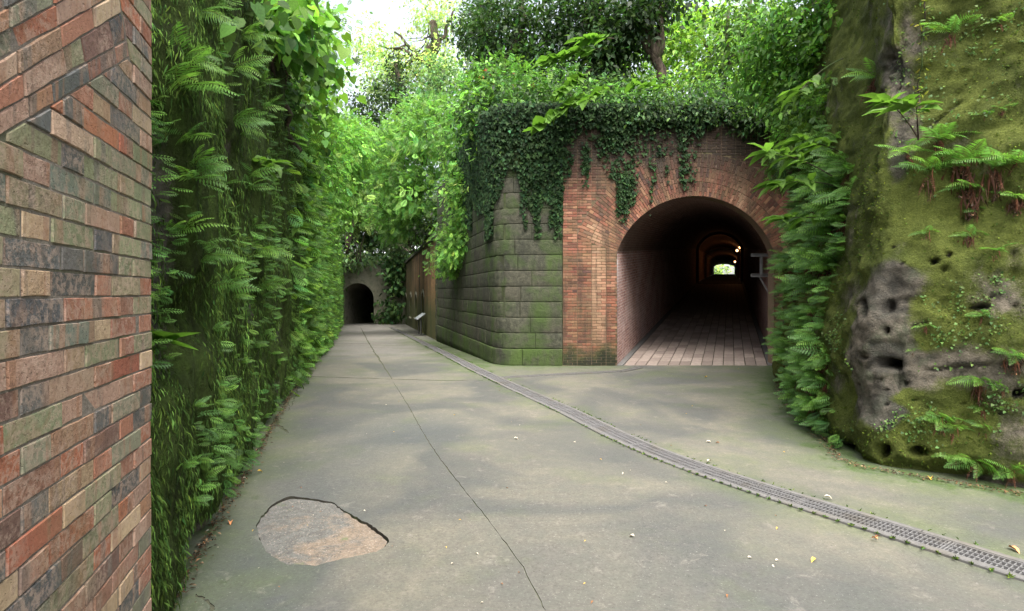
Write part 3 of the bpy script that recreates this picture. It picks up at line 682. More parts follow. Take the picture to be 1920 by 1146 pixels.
def brick_prism(mb, M, L, H, c):
    j = .006; ch = .004; a, b = L/2-j, H/2-j*.8
    vs = [M @ Vector(p) for p in ((-a, .05, -b), (a, .05, -b), (a, .05, b), (-a, .05, b), (-a, 0.003, -b), (a, .003, -b), (a, .003, b), (-a, .003, b), (-a+ch, 0, -b+ch), (a-ch, 0, -b+ch), (a-ch, 0, b-ch), (-a+ch, 0, b-ch))]
    mb.add(vs, [(0, 1, 5, 4), (1, 2, 6, 5), (2, 3, 7, 6), (3, 0, 4, 7), (4, 5, 9, 8), (5, 6, 10, 9), (6, 7, 11, 10), (7, 4, 8, 11), (8, 9, 10, 11)], c)
for b in pb:
    x, h, a, L, H, pr = b; M = Matrix.Translation(Vector((x, PY-pr+random.uniform(-.004, .004), h))-porg) @ Matrix.Rotation(-a, 4, 'Y') @ Matrix.Rotation(random.uniform(-.03, .03), 4, 'Z')
    if id(b) in ind:
        m1 = MB(); brick_prism(m1, Matrix.Identity(4), L, H, pcol(x, h)); o = m1.build('brick', M_pbrick, po, colr=True); o.matrix_local = M
    else: brick_prism(rest, M, L, H, pcol(x, h))
tag(rest.build('brickwork', M_pbrick, po, colr=True), kind='stuff')
# ------------------------------------------------------------------ TUNNEL BORE (axis runs obliquely back and uphill)
AXD = (1369-960)/F; AZD = (HOR-463)/F
def station(z):
    """left, right, centre, floor, spring, crown at depth z"""
    if z <= 43.7:
        s_ = z-PY; return (XL_+AXD*s_, XR_+AXD*s_, AZD*s_, 1.0, 0)
    t = (z-43.7)/(96-43.7); s_ = 43.7-PY
    l0, r0, f0 = XL_+AXD*s_, XR_+AXD*s_, AZD*s_; l1, r1 = (1339-960)/F*96, (1377-960)/F*96
    return (l0+(l1-l0)*t, r0+(r1-r0)*t, f0+(EYE+3.3-f0)*t, 1.0+(.42-1.0)*t, t)
def section(z, grow=0):
    l, r_, f, k, t = station(z); c = (l+r_)/2; hw = (r_-l)/2+grow; sp = SPR*k; rise = 3.96*k-sp+grow
    if k == 1.0:
        ra = RA+grow; cz = CZp; a0 = math.asin((SPR-CZp)/ra); pts = [(c-hw, 0)]+[(c-hw, h) for h in (.6, 1.3, 2.0, 2.6)]
        pts += [(c-(ra)*math.cos(a), cz+ra*math.sin(a)) for a in np.linspace(math.atan2(SPR-CZp, hw), math.pi-math.atan2(SPR-CZp, hw), 25)]
        pts += [(c+hw, h) for h in (2.6, 2.0, 1.3, .6, 0)]
    else:
        pts = [(c-hw, 0)]+[(c-hw, sp*q_) for q_ in (.25, .5, .75, .95)]+[(c-hw*math.cos(a), sp+rise*math.sin(a)) for a in np.linspace(0.02, math.pi-.02, 25)]+[(c+hw, sp*q_) for q_ in (.95, .75, .5, .25, 0)]
    return [(x, z, f+h) for x, h in pts]
tb = thing('tunnel_bore', 'dark brick lined tunnel running back into the hill behind the portal', 'tunnel', (CXp, PY+2, 0)); torg = Vector(tb.location)
zs = list(np.concatenate([[PY+.0], np.arange(PY+1, 44.2, 2.0)]))+[43.7]+list(np.linspace(48, 96, 10)); zs = sorted(set(round(float(z), 3) for z in zs))
secs = [section(z) for z in zs]; m = len(secs[0]); V = np.array([p for s_ in secs for p in s_])-np.array(torg); UV = []
for si, s_ in enumerate(secs):
    d = 0
    for i, p in enumerate(s_):
        if i: d += math.hypot(p[0]-s_[i-1][0], p[2]-s_[i-1][2])
        UV.append((p[1]*1.09, d if d < 9 else d))
tot = UV[m-1][1]; UV = [(a, b if b < tot/2 else tot-b) for a, b in UV]
Fc = [(i*m+j, i*m+j+1, (i+1)*m+j+1, (i+1)*m+j) for i in range(len(zs)-1) for j in range(m-1)]
link('brick_lining', mesh_np('brick_lining', V, np.array(Fc), M_lining, uv=np.array(UV)), tb)
# brick ring inside, projecting into the bore
def ring(z0, z1, grow, name):
    a, b, c_, d = section(z0, -grow), section(z0, .02), section(z1, -grow), section(z1, .02); n = len(a); V = np.array(a+b+c_+d)-np.array(torg)
    Fc = []
    for i in range(n-1): Fc += [(i, i+1, n+i+1, n+i), (i, i+1, 2*n+i+1, 2*n+i), (2*n+i, 2*n+i+1, 3*n+i+1, 3*n+i)]
    link(name, mesh_np(name, V, np.array(Fc), M_lining, uv=np.stack([V[:, 0]+V[:, 1], V[:, 2]], 1)), tb)
ring(43.2, 43.69, .22, 'arch_ring'); ring(58, 58.5, .2, 'arch_ring')
# floor slab of the tunnel (setting) + tiles
fl = MB()
for a, b in zip(zs[:-1], zs[1:]):
    la, ra_, fa = station(a)[:3]; lb, rb, fb = station(b)[:3]; fl.add([(la-.1, a, fa-.01), (ra_+.1, a, fa-.01), (rb+.1, b, fb-.01), (lb-.1, b, fb-.01)], [(0, 1, 2, 3)])
ftun = fl.build('tunnel_floor', M_dirt); tag(ftun, kind='structure')
mp = {}
TW, TLn = (XR_-XL_-.30)/13, .46; nt_ = 0; rest = MB()
def tile_mesh(w_, l_, h=.03):
    a, b, e = w_/2-.008, l_/2-.013, .006; mb = MB()
    def P(x, y, z): return (x+AXD*y, y, z+AZD*y)
    vs = [P(-a, -b, -h), P(a, -b, -h), P(a, b, -h), P(-a, b, -h), P(-a, -b, -e), P(a, -b, -e), P(a, b, -e), P(-a, b, -e), P(-a+e, -b+e, 0), P(a-e, -b+e, 0), P(a-e, b-e, 0), P(-a+e, b-e, 0)]
    return vs, [(0, 1, 5, 4), (1, 2, 6, 5), (2, 3, 7, 6), (3, 0, 4, 7), (4, 5, 9, 8), (5, 6, 10, 9), (6, 7, 11, 10), (7, 4, 8, 11), (8, 9, 10, 11)]
vs, fs = tile_mesh(TW, TLn); me_t = bpy.data.meshes.new('paving_tile'); me_t.from_pydata(vs, [], fs); me_t.materials.append(M_pave); me_t.update()
for r_ in range(62):
    y = PY-.02+TLn*(r_+.5); s_ = y-PY
    for c_ in range(13):
        x = XL_+.15+TW*(c_+.5)+AXD*s_; z = AZD*s_+.012+random.uniform(-.003, .003)
        if nt_ < 290:
            o = link('paving_tile', me_t, ftun, (x, y, z)); o.rotation_euler = (random.uniform(-.004, .004), random.uniform(-.006, .006), 0); nt_ += 1
        else: rest.add([(p[0]+x, p[1]+y, p[2]+z) for p in vs], fs)
tag(rest.build('paving', M_pave, ftun), kind='stuff')
for sgn, X in ((-1, XL_+.07), (1, XR_-.07)):       # edge strips along both walls
    mb = MB(); y0, y1 = PY-.03, 43
    vs2 = [(X-.07+AXD*(y-PY), y, AZD*(y-PY)+h) for y in (y0, y1) for h in (-.03, .02)]+[(X+.07+AXD*(y-PY), y, AZD*(y-PY)+h) for y in (y0, y1) for h in (-.03, .02)]
    mb.add(vs2, [(0, 1, 3, 2), (4, 6, 7, 5), (1, 5, 7, 3), (0, 4, 5, 1)]); mb.build('edge_strip', M_rail, ftun)
# lamps deep in the tunnel (lit in the photograph)
lamp_spots = [(1388, 464, 45), (1382, 470, 52), (1378, 491, 68)]
for i, (u, v, z) in enumerate(lamp_spots):
    p = ray(u, v, z); l, r_, f, k, t = station(z); 
    lab = ['nearest warm lamp deep in the tunnel high on its right wall', 'second warm lamp deep in the tunnel just left of the nearest', 'small warm lamp farthest inside the tunnel, lower than the others'][i]
    t_ = thing('tunnel_lamp', lab, 'lamp', tuple(p), 'warm lamps inside the tunnel')
    mb = MB(); mb.tube([(0, 0, -.09), (0, 0, -.03), (0, 0, .05), (0, 0, .1)], [.05, .1, .1, .04], 10); mb.build('globe', M_lamp, t_)
    mb = MB(); mb.box((0, 0, .13), (.16, .16, .05)); mb.tube([(.0, 0, .14), (.15, 0, .2), (.34, 0, .2)], .02, 6); mb.build('bracket', M_darkmetal, t_)
    ld = bpy.data.lights.new('tunnel_lamp_light', 'POINT'); ld.energy = [3, 2, 2][i]; ld.color = (1, .42, .14); ld.shadow_soft_size = .12
    lo = bpy.data.objects.new('light', ld); col.objects.link(lo); lo.parent = t_; lo.location = (-.25, -.2, -.1)
# steel bracket near the mouth
z = 13.7; k = F/z
bk = thing('steel_bracket', 'grey steel cable bracket fixed to the right wall just inside the tunnel', 'bracket', tuple(ray(1452, 500, z)))
def rel(u, v, dz=0): return Vector(ray(u, v, z+dz))-Vector(bk.location)
mb = MB()
for vv_ in (478, 516):
    a = rel(1408, vv_); b = rel(1458, vv_+1); c_ = (a+b)/2; L = (b-a).length; mm = MB()
    for dz_, hh in ((.035, .010), (-.035, .010)): mm.box((c_.x, c_.y, c_.z+dz_), (L, .07, hh))
    mm.box(c_, (L, .012, .066)); mm.build('crossarm', M_galv, bk)
mm = MB(); a = rel(1427, 478); b = rel(1427, 516); mm.box((a+b)/2, (.05, .05, (a-b).length)); mm.build('post', M_galv, bk)
mm = MB(); mm.tube([rel(1424, 519), rel(1450, 566)], .02, 6); mm.build('brace', M_galv, bk)
mm = MB(); mm.box(rel(1456, 505), (.03, .2, .95)); mm.build('wall_plate', M_galv, bk)
# ------------------------------------------------------------------ STONE RETAINING WALL of big blocks round the corner
sw = thing('stone_wall', 'mossy dark retaining wall of large cut stone blocks with a rounded corner', 'wall', (-.3, 13.5, 0)); sorg = np.array(sw.location)
swp = smooth_path(SW, 10); swp = np.concatenate([[SW[0]], resample(smooth_path(SW[1:6], 8), 36), SW[6:]])
slen = np.concatenate([[0], np.cumsum(np.linalg.norm(np.diff(swp, axis=0), axis=1))])
def spos(s_, h, out=0.0):
    p = np.array([np.interp(s_, slen, swp[:, 0]), np.interp(s_, slen, swp[:, 1])]); e = .12
    a = np.array([np.interp(s_+e, slen, swp[:, 0]), np.interp(s_+e, slen, swp[:, 1])]); b = np.array([np.interp(s_-e, slen, swp[:, 0]), np.interp(s_-e, slen, swp[:, 1])])
    t = (a-b)/max(1e-6, np.linalg.norm(a-b)); n_ = np.array([t[1], -t[0]]); n_ = -n_ if n_[1] > .0 and n_[0] > 0 else n_
    if n_@(np.array([-4.0, 10.0])-p) < 0: n_ = -n_
    q_ = p+n_*(out-.015*max(h, 0)*0); return (q_[0], q_[1], h)
CHS = .366; nblk = 0
for ci in range(16):
    h0 = .02+ci*CHS; s_ = 0.0; first = True
    while s_ < slen[-1]-.1:
        base_h = float(gz(spos(min(s_, slen[-1]), 0)[1]))
        L = random.uniform(.6, 1.25); e = min(s_+L, slen[-1]); 
        if slen[-1]-e < .3: e = slen[-1]
        lowest = ci == 0
        FX = [0, .025, .25, .5, .75, .975, 1]; FY_ = [0, .05, .35, .65, .95, 1]; nx, ny = 6, 5; V = []; mz = []
        sd_ = random.random()*50; prd = .03 if lowest else random.uniform(-.003, .005)
        for j in range(ny+1):
            for i in range(nx+1):
                fx, fy = FX[i], FY_[j]; ss = s_+.004+(e-s_-.008)*fx; hh = h0+.004+(CHS-.008)*fy
                edge = min(fx, 1-fx)*(e-s_)*1.0; edge = min(edge, min(fy, 1-fy)*CHS); o_ = prd+.006*sst(0, .008, edge)+.006*float(fbm(np.array([ss*7+sd_, hh*7, ci]), 3))
                if j == 0 and lowest: hh = h0-.1+min(0, base_h)*1.0
                V.append(spos(ss, hh, o_))
        nf = len(V)
        Fc = [(j*(nx+1)+i, j*(nx+1)+i+1, (j+1)*(nx+1)+i+1, (j+1)*(nx+1)+i) for j in range(ny) for i in range(nx)]
        per = [i for i in range(nx+1)]+[j*(nx+1)+nx for j in range(1, ny+1)]+[ny*(nx+1)+i for i in range(nx-1, -1, -1)]+[j*(nx+1) for j in range(ny-1, 0, -1)]
        for pi in per:
            j, i = divmod(pi, nx+1); fx, fy = FX[i], FY_[j]; V.append(spos(s_+.008+(e-s_-.016)*fx, V[pi][2], -.12))
        n = len(per); Fc += [(per[k], nf+k, nf+(k+1) % n, per[(k+1) % n]) for k in range(n)]
        moss_v = np.full(len(V), .8 if lowest else (.3 if random.random() < .15 else .0)+(0.3 if s_ > 2 and ci < 4 else 0)); 
        me = mesh_np('stone_block', np.array(V)-sorg, np.array(Fc), M_stone, attrs={'mossy': moss_v}, smooth=False)
        link('stone_block', me, sw); nblk += 1; s_ = e
    # below-ground extension for the sloping far end
mb = MB(); k = 60; pts = [(float(s_)) for s_ in np.linspace(0, slen[-1], k)]
vs = [np.array(spos(s_, h, -.009))-sorg for s_ in pts for h in (-.6, 6.0)]
mb.add(vs, [(2*i, 2*i+1, 2*i+3, 2*i+2) for i in range(k-1)]); mb.build('joint_backing', M_dark_stone, sw)
mb = MB()                                           # footing that follows the falling ground
for a, b in zip(pts[25:-1], pts[26:]):
    pa, pb_ = spos(a, 0, .02), spos(b, 0, .02); mb.add([np.array((pa[0], pa[1], float(gz(pa[1]))-.1))-sorg, np.array((pb_[0], pb_[1], float(gz(pb_[1]))-.1))-sorg, np.array((pb_[0], pb_[1], .03))-sorg, np.array((pa[0], pa[1], .03))-sorg], [(0, 1, 2, 3)])
mb.build('footing', M_stone, sw)
# ------------------------------------------------------------------ OLD BRICK BARRACK WALL with doors and windows
B0 = np.array([-3.12, 23.35]); B1 = np.array([-9.6, 50.5]); bd_ = (B1-B0)/np.linalg.norm(B1-B0); bn = np.array([-bd_[1], bd_[0]]); blen = np.linalg.norm(B1-B0)
if bn@np.array([-1, 0]) < 0: bn = -bn
br = thing('brick_barrack', 'old orange brick barrack front with narrow arched doors and windows, beyond the stone wall', 'building', (*B0, 0)); borg = Vector(br.location)
def bpx(u):                                        # pixel column -> distance along the wall
    k_ = (u-960)/F; return float((B0[0]-k_*B0[1])/(k_*bd_[1]-bd_[0]))
def bfn(x, h, d): return Vector((B0[0]+bd_[0]*x-bn[0]*d, B0[1]+bd_[1]*x-bn[1]*d, h))-borg
ops = []
for (u0, u1, v0, v1, kind_) in ((789.5, 797, 548, 640, 'door'), (778, 782.5, 551, 596, 'window'), (768, 772.5, 551, 594, 'window'), (759.3, 763.5, 552, 640, 'door')):
    x0, x1 = sorted((bpx(u0), bpx(u1))); xm = (x0+x1)/2; zc = B0[1]+bd_[1]*xm; top = EYE-(v0-HOR)/F*zc; bot = max(EYE-(v1-HOR)/F*zc, float(gz(zc))+.02); 
    hw = (x1-x0)/2; hw = min(hw, .75); pts = [(xm-hw, bot), (xm+hw, bot)]+[(xm+hw*math.cos(a), top-hw*.55+hw*.55*math.sin(a)) for a in np.linspace(0, math.pi, 9)]; ops.append((pts, kind_, xm, hw, bot, top))
panel_holes('wall', [(-.2, -1.6), (-.2, 4.05), (blen, 4.35), (blen, -1.6)], [o_[0] for o_ in ops], bfn, M_barrack, br, .1)
for pts, kind_, xm, hw, bot, top in ops:
    mb = MB(); n = len(pts); mb.add([bfn(p[0], p[1], .09) for p in pts], [tuple(range(n))]); fo = mb.build(kind_, M_black, br)
    mb = MB()
    for p, q_ in zip(pts[1:], pts[2:]):
        a, b = Vector(p), Vector(q_); mb.add([bfn(a.x, a.y, -.03), bfn(b.x, b.y, -.03), bfn(xm+(b.x-xm)*1.25, b.y+(.16 if b.y > top-hw*.6 else 0), -.03), bfn(xm+(a.x-xm)*1.25, a.y+(.16 if a.y > top-hw*.6 else 0), -.03)], [(0, 1, 2, 3)])
        mb.add([bfn(xm+(b.x-xm)*1.25, b.y+(.16 if b.y > top-hw*.6 else 0), -.03), bfn(xm+(a.x-xm)*1.25, a.y+(.16 if a.y > top-hw*.6 else 0), -.03), bfn(xm+(a.x-xm)*1.25, a.y+(.16 if a.y > top-hw*.6 else 0), .02), bfn(xm+(b.x-xm)*1.25, b.y+(.16 if b.y > top-hw*.6 else 0), .02)], [(0, 1, 2, 3)])
    mb.build('surround', M_concrete, fo)
    if kind_ == 'window':
        mb = MB(); c_ = bfn(xm, bot-.06, -.04); R = Matrix.Translation(c_) @ Matrix.Rotation(math.atan2(bd_[1], bd_[0]), 4, 'Z'); mb.box((0, 0, 0), (2*hw+.3, .14, .1), R); mb.build('sill', M_concrete, fo)
for i in range(15):                                # quoin stones by the stone wall
    h = -.25+i*.29; L = .42 if i % 2 else .26; mb = MB(); R = Matrix.Translation(bfn(L/2-.1, h+.145, .02)) @ Matrix.Rotation(math.atan2(bd_[1], bd_[0]), 4, 'Z'); mb.box((0, 0, 0), (L, .14, .27), R); mb.build('quoin', M_stone, br)
mb = MB(); R = Matrix.Translation((bfn(0, 4.1, .1)+bfn(blen, 4.4, .1))/2) @ Matrix.Rotation(math.atan2(bd_[1], bd_[0]), 4, 'Z'); mb.box((0, 0, 0), (blen, .5, .16), R @ Matrix.Rotation(-math.atan2(.3, blen), 4, 'Y')); mb.build('coping', M_stone, br)
# ------------------------------------------------------------------ FAR TUNNEL at the end of the cutting
FY = 51.0; FG = float(gz(FY)); fk = F/FY; FC = (671-960)/fk; FHW = 30/fk; FTOP = EYE-(531-HOR)/fk; FSP = FTOP-FHW
ft = thing('far_tunnel_portal', 'small rendered stone portal of the far tunnel at the end of the path', 'tunnel portal', (FC, FY, FG)); forg = Vector(ft.location)
op = [(FC+FHW, FG-.4)]+[(FC+FHW*math.cos(a), FSP+FHW*math.sin(a)) for a in np.linspace(0, math.pi, 21)]+[(FC-FHW, FG-.4)]
panel_holes('portal_wall', [(FC-6, FG-.5), (FC-6, 4.2), (FC+9, 4.2), (FC+9, FG-.5)], [op], lambda x, h, d: Vector((x, FY+d, h))-forg, M_concrete, ft, .5)
mb = MB(); n = len(op)
for y0, y1 in ((0.5, 4), (4, 14)):
    mb.add([Vector((p[0], FY+y0, p[1]))-forg for p in op]+[Vector((p[0]+(.0), FY+y1, p[1]))-forg for p in op], [(i, i+1, n+i+1, n+i) for i in range(n-1)])
mb.add([Vector((p[0], FY+14, p[1]))-forg for p in op], [tuple(range(n))]); mb.build('bore', M_concrete, ft)
mb = MB(); A = [Vector((FC+(FHW+.0)*math.cos(a), FY-.03, FSP+FHW*math.sin(a))) for a in np.linspace(0, math.pi, 21)]; B = [Vector((FC+(FHW+.28)*math.cos(a), FY-.03, FSP+(FHW+.34)*math.sin(a))) for a in np.linspace(0, math.pi, 21)]
mb.add([p-forg for p in A+B]+[p-forg+Vector((0, .05, 0)) for p in B]+[p-forg+Vector((0, .05, 0)) for p in A], [(i, i+1, 22+i, 21+i) for i in range(20)]+[(21+i, 22+i, 43+i, 42+i) for i in range(20)]+[(63+i, 64+i, i+1, i) for i in range(20)]); mb.build('arch_ring', M_concrete, ft)
# ------------------------------------------------------------------ sign stand and post
sx, sy = gpt(787, 629); sz = float(gz(sy)); kk = F/sy
sg = thing('information_sign', 'small slanted information panel on two posts beside the barrack wall', 'sign', (sx, sy, sz))
mb = MB(); H = 36/kk; R = Matrix.Translation((0, 0, H)) @ Matrix.Rotation(math.radians(-72), 4, 'Z') @ Matrix.Rotation(math.radians(35), 4, 'X'); mb.box((0, 0, 0), (.85, .5, .04), R); mb.build('panel', M_panel, sg)
mb = MB(); mb.box((0, 0, -.03), (.9, .55, .03), R); mb.build('panel_frame', M_darkmetal, sg)
for s_ in (-1, 1):
    mb = MB(); mb.tube([(.1*s_, -.28*s_, .02), (.1*s_, -.28*s_, H-.02)], .035, 8); mb.build('leg', M_darkmetal, sg)
mb = MB(); mb.box((0, 0, .02), (.5, .9, .04)); mb.build('base_plate', M_darkmetal, sg)
px_, py_ = gpt(625, 611.5); pk = F/py_
pt = thing('timber_post', 'thin pale timber post standing left of the far tunnel mouth', 'post', (px_, py_, float(gz(py_))))
mb = MB(); mb.tube([(0, 0, -.1), (0, 0, 36/pk)], .06, 8); mb.build('shaft', plain('pale_timber', (.35, .3, .22)), pt)
mb = MB(); mb.tube([(0, 0, 36/pk), (0, 0, 36/pk+.08)], [.075, .03], 8); mb.build('cap', plain('post_cap', (.3, .3, .28)), pt)
#@@VEG
# ------------------------------------------------------------------ CLIFFS
def proj(P): return 960+F*P[:, 0]/P[:, 1], HOR-(P[:, 2]-EYE)*F/P[:, 1]
def grid_faces(na, nb_): 
    i = np.arange(na-1)[:, None]; j = np.arange(nb_-1)[None]; a = i*nb_+j
    return np.stack([a, a+nb_, a+nb_+1, a+1], -1).reshape(-1, 4)
# left: long moss hung rock wall
nz, nh = 520, 170
zz = -2+54*(np.linspace(0, 1, nz)**1.0); zz = np.concatenate([np.linspace(-2, 2, 12), 2*(51.5/2)**np.linspace(0.004, 1, nz-12)]); LH = 5.3
hh = np.linspace(0, 1, nh)**1.05
Zg, Hg = np.meshgrid(zz, hh, indexing='ij'); Zg = Zg.ravel(); Hg = Hg.ravel(); H_ = -.15+Hg*(LH+.15)
LN = np.array([1, .289, 0]); LN = LN/np.linalg.norm(LN)
base = np.stack([XLp(Zg), Zg, H_+gz(Zg)*(1-Hg)], 1); Q = base.copy(); Q[:, 2] = H_
d = .09*fbm(Q*np.array([.7, .7, .35]), 3)+.09*fbm(Q*np.array([3.2, 3.2, .7]), 4)+.05*fbm(Q*np.array([9, 9, 2.2])+5, 4)+.02*fbm(Q*26, 3)
rope = fbm(Q*np.array([15, 15, 1.7])+3, 3); d += .035*rope
pit = sst(.16, .34, fbm(Q*np.array([1.1, 1.1, .8])+31, 3)); d -= .15*pit
d -= .12*np.exp(-np.maximum(H_, 0)/.10)-.05
u_, v_ = proj(base); d -= .35*np.exp(-(((u_-318)/22)**2+((v_-585)/55)**2))*(Zg > 2)+.25*np.exp(-(((u_-330)/30)**2+((v_-1050)/60)**2))*(Zg > 2)
d = np.minimum(d, .22)+.06+.09*np.exp(-np.abs(Zg-3.4)/1.6); d -= .012*H_
Pl = base+LN*d[:, None]
u_, v_ = proj(Pl); mossv = .75+.35*fbm(Q*1.3, 3)-.6*pit-.5*np.exp(-np.maximum(H_, 0)/.15)-.35*sst(3.2, 4.6, H_)
lf = grid_faces(nz, nh)
lw = link('rock_wall', None); bpy.data.objects.remove(lw)
lw = link('rock_wall', mesh_np('rock_wall', Pl, lf, M_wallmoss, attrs={'moss': mossv, 'dark': pit}, smooth=True)); tag(lw, 'long rock wall hung with thick green moss along the left edge of the path', 'rock wall')
bvL = BVHTree.FromPolygons(Pl.tolist(), lf.tolist())
# right: sandstone cliff with a corner nose
Rs = smooth_path(np.array(list(Rb)), 8); ns = 520; Rr = resample(Rs, ns*2)
# denser near corner and face
sl = np.concatenate([[0], np.cumsum(np.linalg.norm(np.diff(Rr, axis=0), axis=1))]); wgt = 1/np.maximum(1.5, Rr[:, 1]); cw = np.concatenate([[0], np.cumsum((wgt[1:]+wgt[:-1])/2*np.diff(sl))]); tt = np.interp(np.linspace(0, cw[-1], ns), cw, sl)
Rr = np.stack([np.interp(tt, sl, Rr[:, 0]), np.interp(tt, sl, Rr[:, 1])], 1)
tn = np.gradient(Rr, axis=0); k_ = 9; tn = np.stack([np.convolve(np.pad(tn[:, i], k_, 'edge'), np.ones(2*k_+1)/(2*k_+1), 'valid') for i in (0, 1)], 1); tn = tn/np.linalg.norm(tn, axis=1, keepdims=True); rn = np.stack([tn[:, 1], -tn[:, 0]], 1)
rn = np.where((rn@np.array([-1, -.3]) < 0)[:, None], -rn, rn)
nv = 320; hv = np.linspace(0, 1, nv); Sg, Hg = np.meshgrid(np.arange(ns), hv, indexing='ij'); Sg = Sg.ravel(); Hg = Hg.ravel(); RH = 7.6; H_ = -.2+Hg*(RH+.2)
N3 = np.concatenate([rn, np.zeros((ns, 1))], 1)[Sg]
base = np.concatenate([Rr[Sg], H_[:, None]], 1)
Q = base
d = -.085*np.maximum(H_, 0)**1.05+.22*fbm(Q*.55, 3)+.10*fbm(Q*np.array([1.6, 1.6, 1.9]), 4)+.045*fbm(Q*5+9, 4)+.018*fbm(Q*15, 4)
bed = fbm(np.stack([Q[:, 0]*.8+Q[:, 2]*.5, Q[:, 1]*.8, Q[:, 2]*2.6-Q[:, 0]*.9], 1), 4); d += .07*np.abs(bed)-.05*np.abs(fbm(Q*np.array([2.8, 2.8, 3.4])+21, 4))
hol = fbm(Q*4.2+77, 2); d -= .06*sst(.66, .78, hol)
d -= .14*np.exp(-np.maximum(H_-.02, 0)/.10)*(1+.6*fbm(Q*3, 2))
Pr = base+N3*d[:, None]; u_, v_ = proj(Pr); fr_ = (Pr[:, 1] > .8)
wu, wv = 8*fbm(Q*4, 3), 8*fbm(Q*4+50, 3); uu, vv_ = u_+wu, v_+wv
def box_(u0, u1, v0, v1, e=5): return sst(u0-e, u0+e, uu)*sst(u1+e, u1-e, uu)*sst(v0-e, v0+e, vv_)*sst(v1+e, v1-e, vv_)*fr_
def ell(u0, v0, a, b): return np.exp(-(((uu-u0)/a)**2+((vv_-v0)/b)**2)**1.5)*fr_
carve = .02*box_(1628, 1700, 642, 745)+.42*box_(1634, 1686, 675, 691, 4)+.05*box_(1640, 1695, 638, 642, 2)+.045*box_(1631, 1633, 692, 735, 2)+.05*box_(1685, 1688, 692, 738, 2)+.05*box_(1650, 1668, 730, 734, 2)
carve += .35*ell(1651, 848, 11, 11)+.25*ell(1588, 841, 10, 9)+.25*ell(1716, 851, 16, 8)+.14*ell(1664, 576, 13, 11)+.16*ell(1752, 488, 7, 6)+.12*ell(1780, 477, 5, 4)+.12*ell(1660, 618, 6, 6)+.45*ell(1676, 130, 13, 30)+.2*ell(1617, 578, 6, 12)+.2*ell(1909, 738, 8, 8)+.1*ell(1704, 720, 4, 5)+.16*ell(1838, 575, 16, 5)
carve += .05*np.exp(-((vv_-(693-(uu-1730)*.06))/2.5)**2)*box_(1735, 1890, 600, 760)+.06*np.exp(-((vv_-(232-(uu-1750)*.75))/3)**2)*box_(1735, 1800, 150, 260)
for _ in range(34):
    a_, b_ = random.uniform(1610, 1915), random.uniform(430, 800); r_ = random.uniform(2., 4.2); carve += .05*ell(a_, b_, r_, r_*.8)
d2 = d-carve; Pr = base+N3*d2[:, None]; rf = grid_faces(ns, nv)
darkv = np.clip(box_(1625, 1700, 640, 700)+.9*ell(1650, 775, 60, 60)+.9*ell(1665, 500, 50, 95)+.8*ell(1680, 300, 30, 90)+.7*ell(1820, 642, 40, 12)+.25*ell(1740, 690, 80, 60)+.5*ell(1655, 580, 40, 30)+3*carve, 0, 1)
mossv = .47+.5*fbm(Q*.9, 4)+.25*fbm(Q*3.1+4, 3)-.55*ell(1660, 560, 62, 120)-.5*ell(1670, 690, 80, 55)-.8*ell(1655, 775, 45, 50)-.5*ell(1690, 230, 35, 120)-.35*ell(1690, 60, 50, 100)+.45*ell(1720, 850, 150, 50)+.5*ell(1690, 745, 40, 20)+.5*ell(1640, 430, 25, 120)+.4*ell(1700, 480, 60, 18)-.4*ell(1800, 690, 90, 40)-4*carve-.6*np.exp(-np.maximum(H_, 0)/.06)
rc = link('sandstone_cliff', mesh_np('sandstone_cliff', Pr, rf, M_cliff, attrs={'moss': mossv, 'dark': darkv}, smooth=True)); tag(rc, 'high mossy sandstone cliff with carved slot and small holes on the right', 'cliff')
bvR = BVHTree.FromPolygons(Pr.tolist(), rf.tolist())
def hit(bv, u, v):
    dvec = Vector(((u-960)/F, 1, -(v-HOR)/F)).normalized(); r_ = bv.ray_cast(Vector((0, 0, EYE)), dvec)
    if r_[0] is None: return None, None
    n_ = r_[1]; 
    if n_.dot(dvec) > 0: n_ = -n_
    return r_[0], n_
# ------------------------------------------------------------------ hills above the cutting
cor = np.array([(XLp(-8.), -8.), (XLp(51.2), 51.2), (-9.6, 51.2), (-9.6, 50.5), (-3.12, 23.3), (-.5, 14.0), (-.3, 13.4), (8.3, 13.3), (6.4, 13.0)]+[tuple(p) for p in Rb[1:]]+[(9.5, -8)])
gX, gY = np.meshgrid(np.arange(-46, 75, .8), np.arange(-8, 93, .8), indexing='ij'); P2 = np.stack([gX.ravel(), gY.ravel()], 1)
dist = dist_poly(P2, np.concatenate([cor, cor[:1]])); ins = inpoly(P2, cor)
X_, Y_ = P2[:, 0], P2[:, 1]
b0 = np.where(Y_ > 51, 3.9, np.where(X_ < XLp(Y_)+1, 4.9, np.where(Y_ < 13.2, 7.1, np.interp(Y_, [13, 24, 50], [5.45, 4.2, 4.2]))))
Ht = b0+np.minimum(.30*dist, 7)*(1+.3*fbm(np.stack([X_*.2, Y_*.2, 0*X_], 1), 2))+.3*fbm(np.stack([X_*.7, Y_*.7, 0*X_], 1), 3)
Ht = np.where(Y_ > 51, b0+np.minimum(.12*dist, 2.2)+.05*np.maximum(0, X_+8), Ht); Ht = np.where(ins | (dist < .3), b0-.05, Ht)
tf = grid_faces(gX.shape[0], gX.shape[1]); kp = ~(ins[tf].any(1)); 
hs = link('hillside', mesh_np('hillside', np.stack([X_, Y_, Ht], 1), tf[kp], M_soil, smooth=True)); tag(hs, kind='structure')
bvH = BVHTree.FromPolygons(np.stack([X_, Y_, Ht], 1).tolist(), tf[kp].tolist())
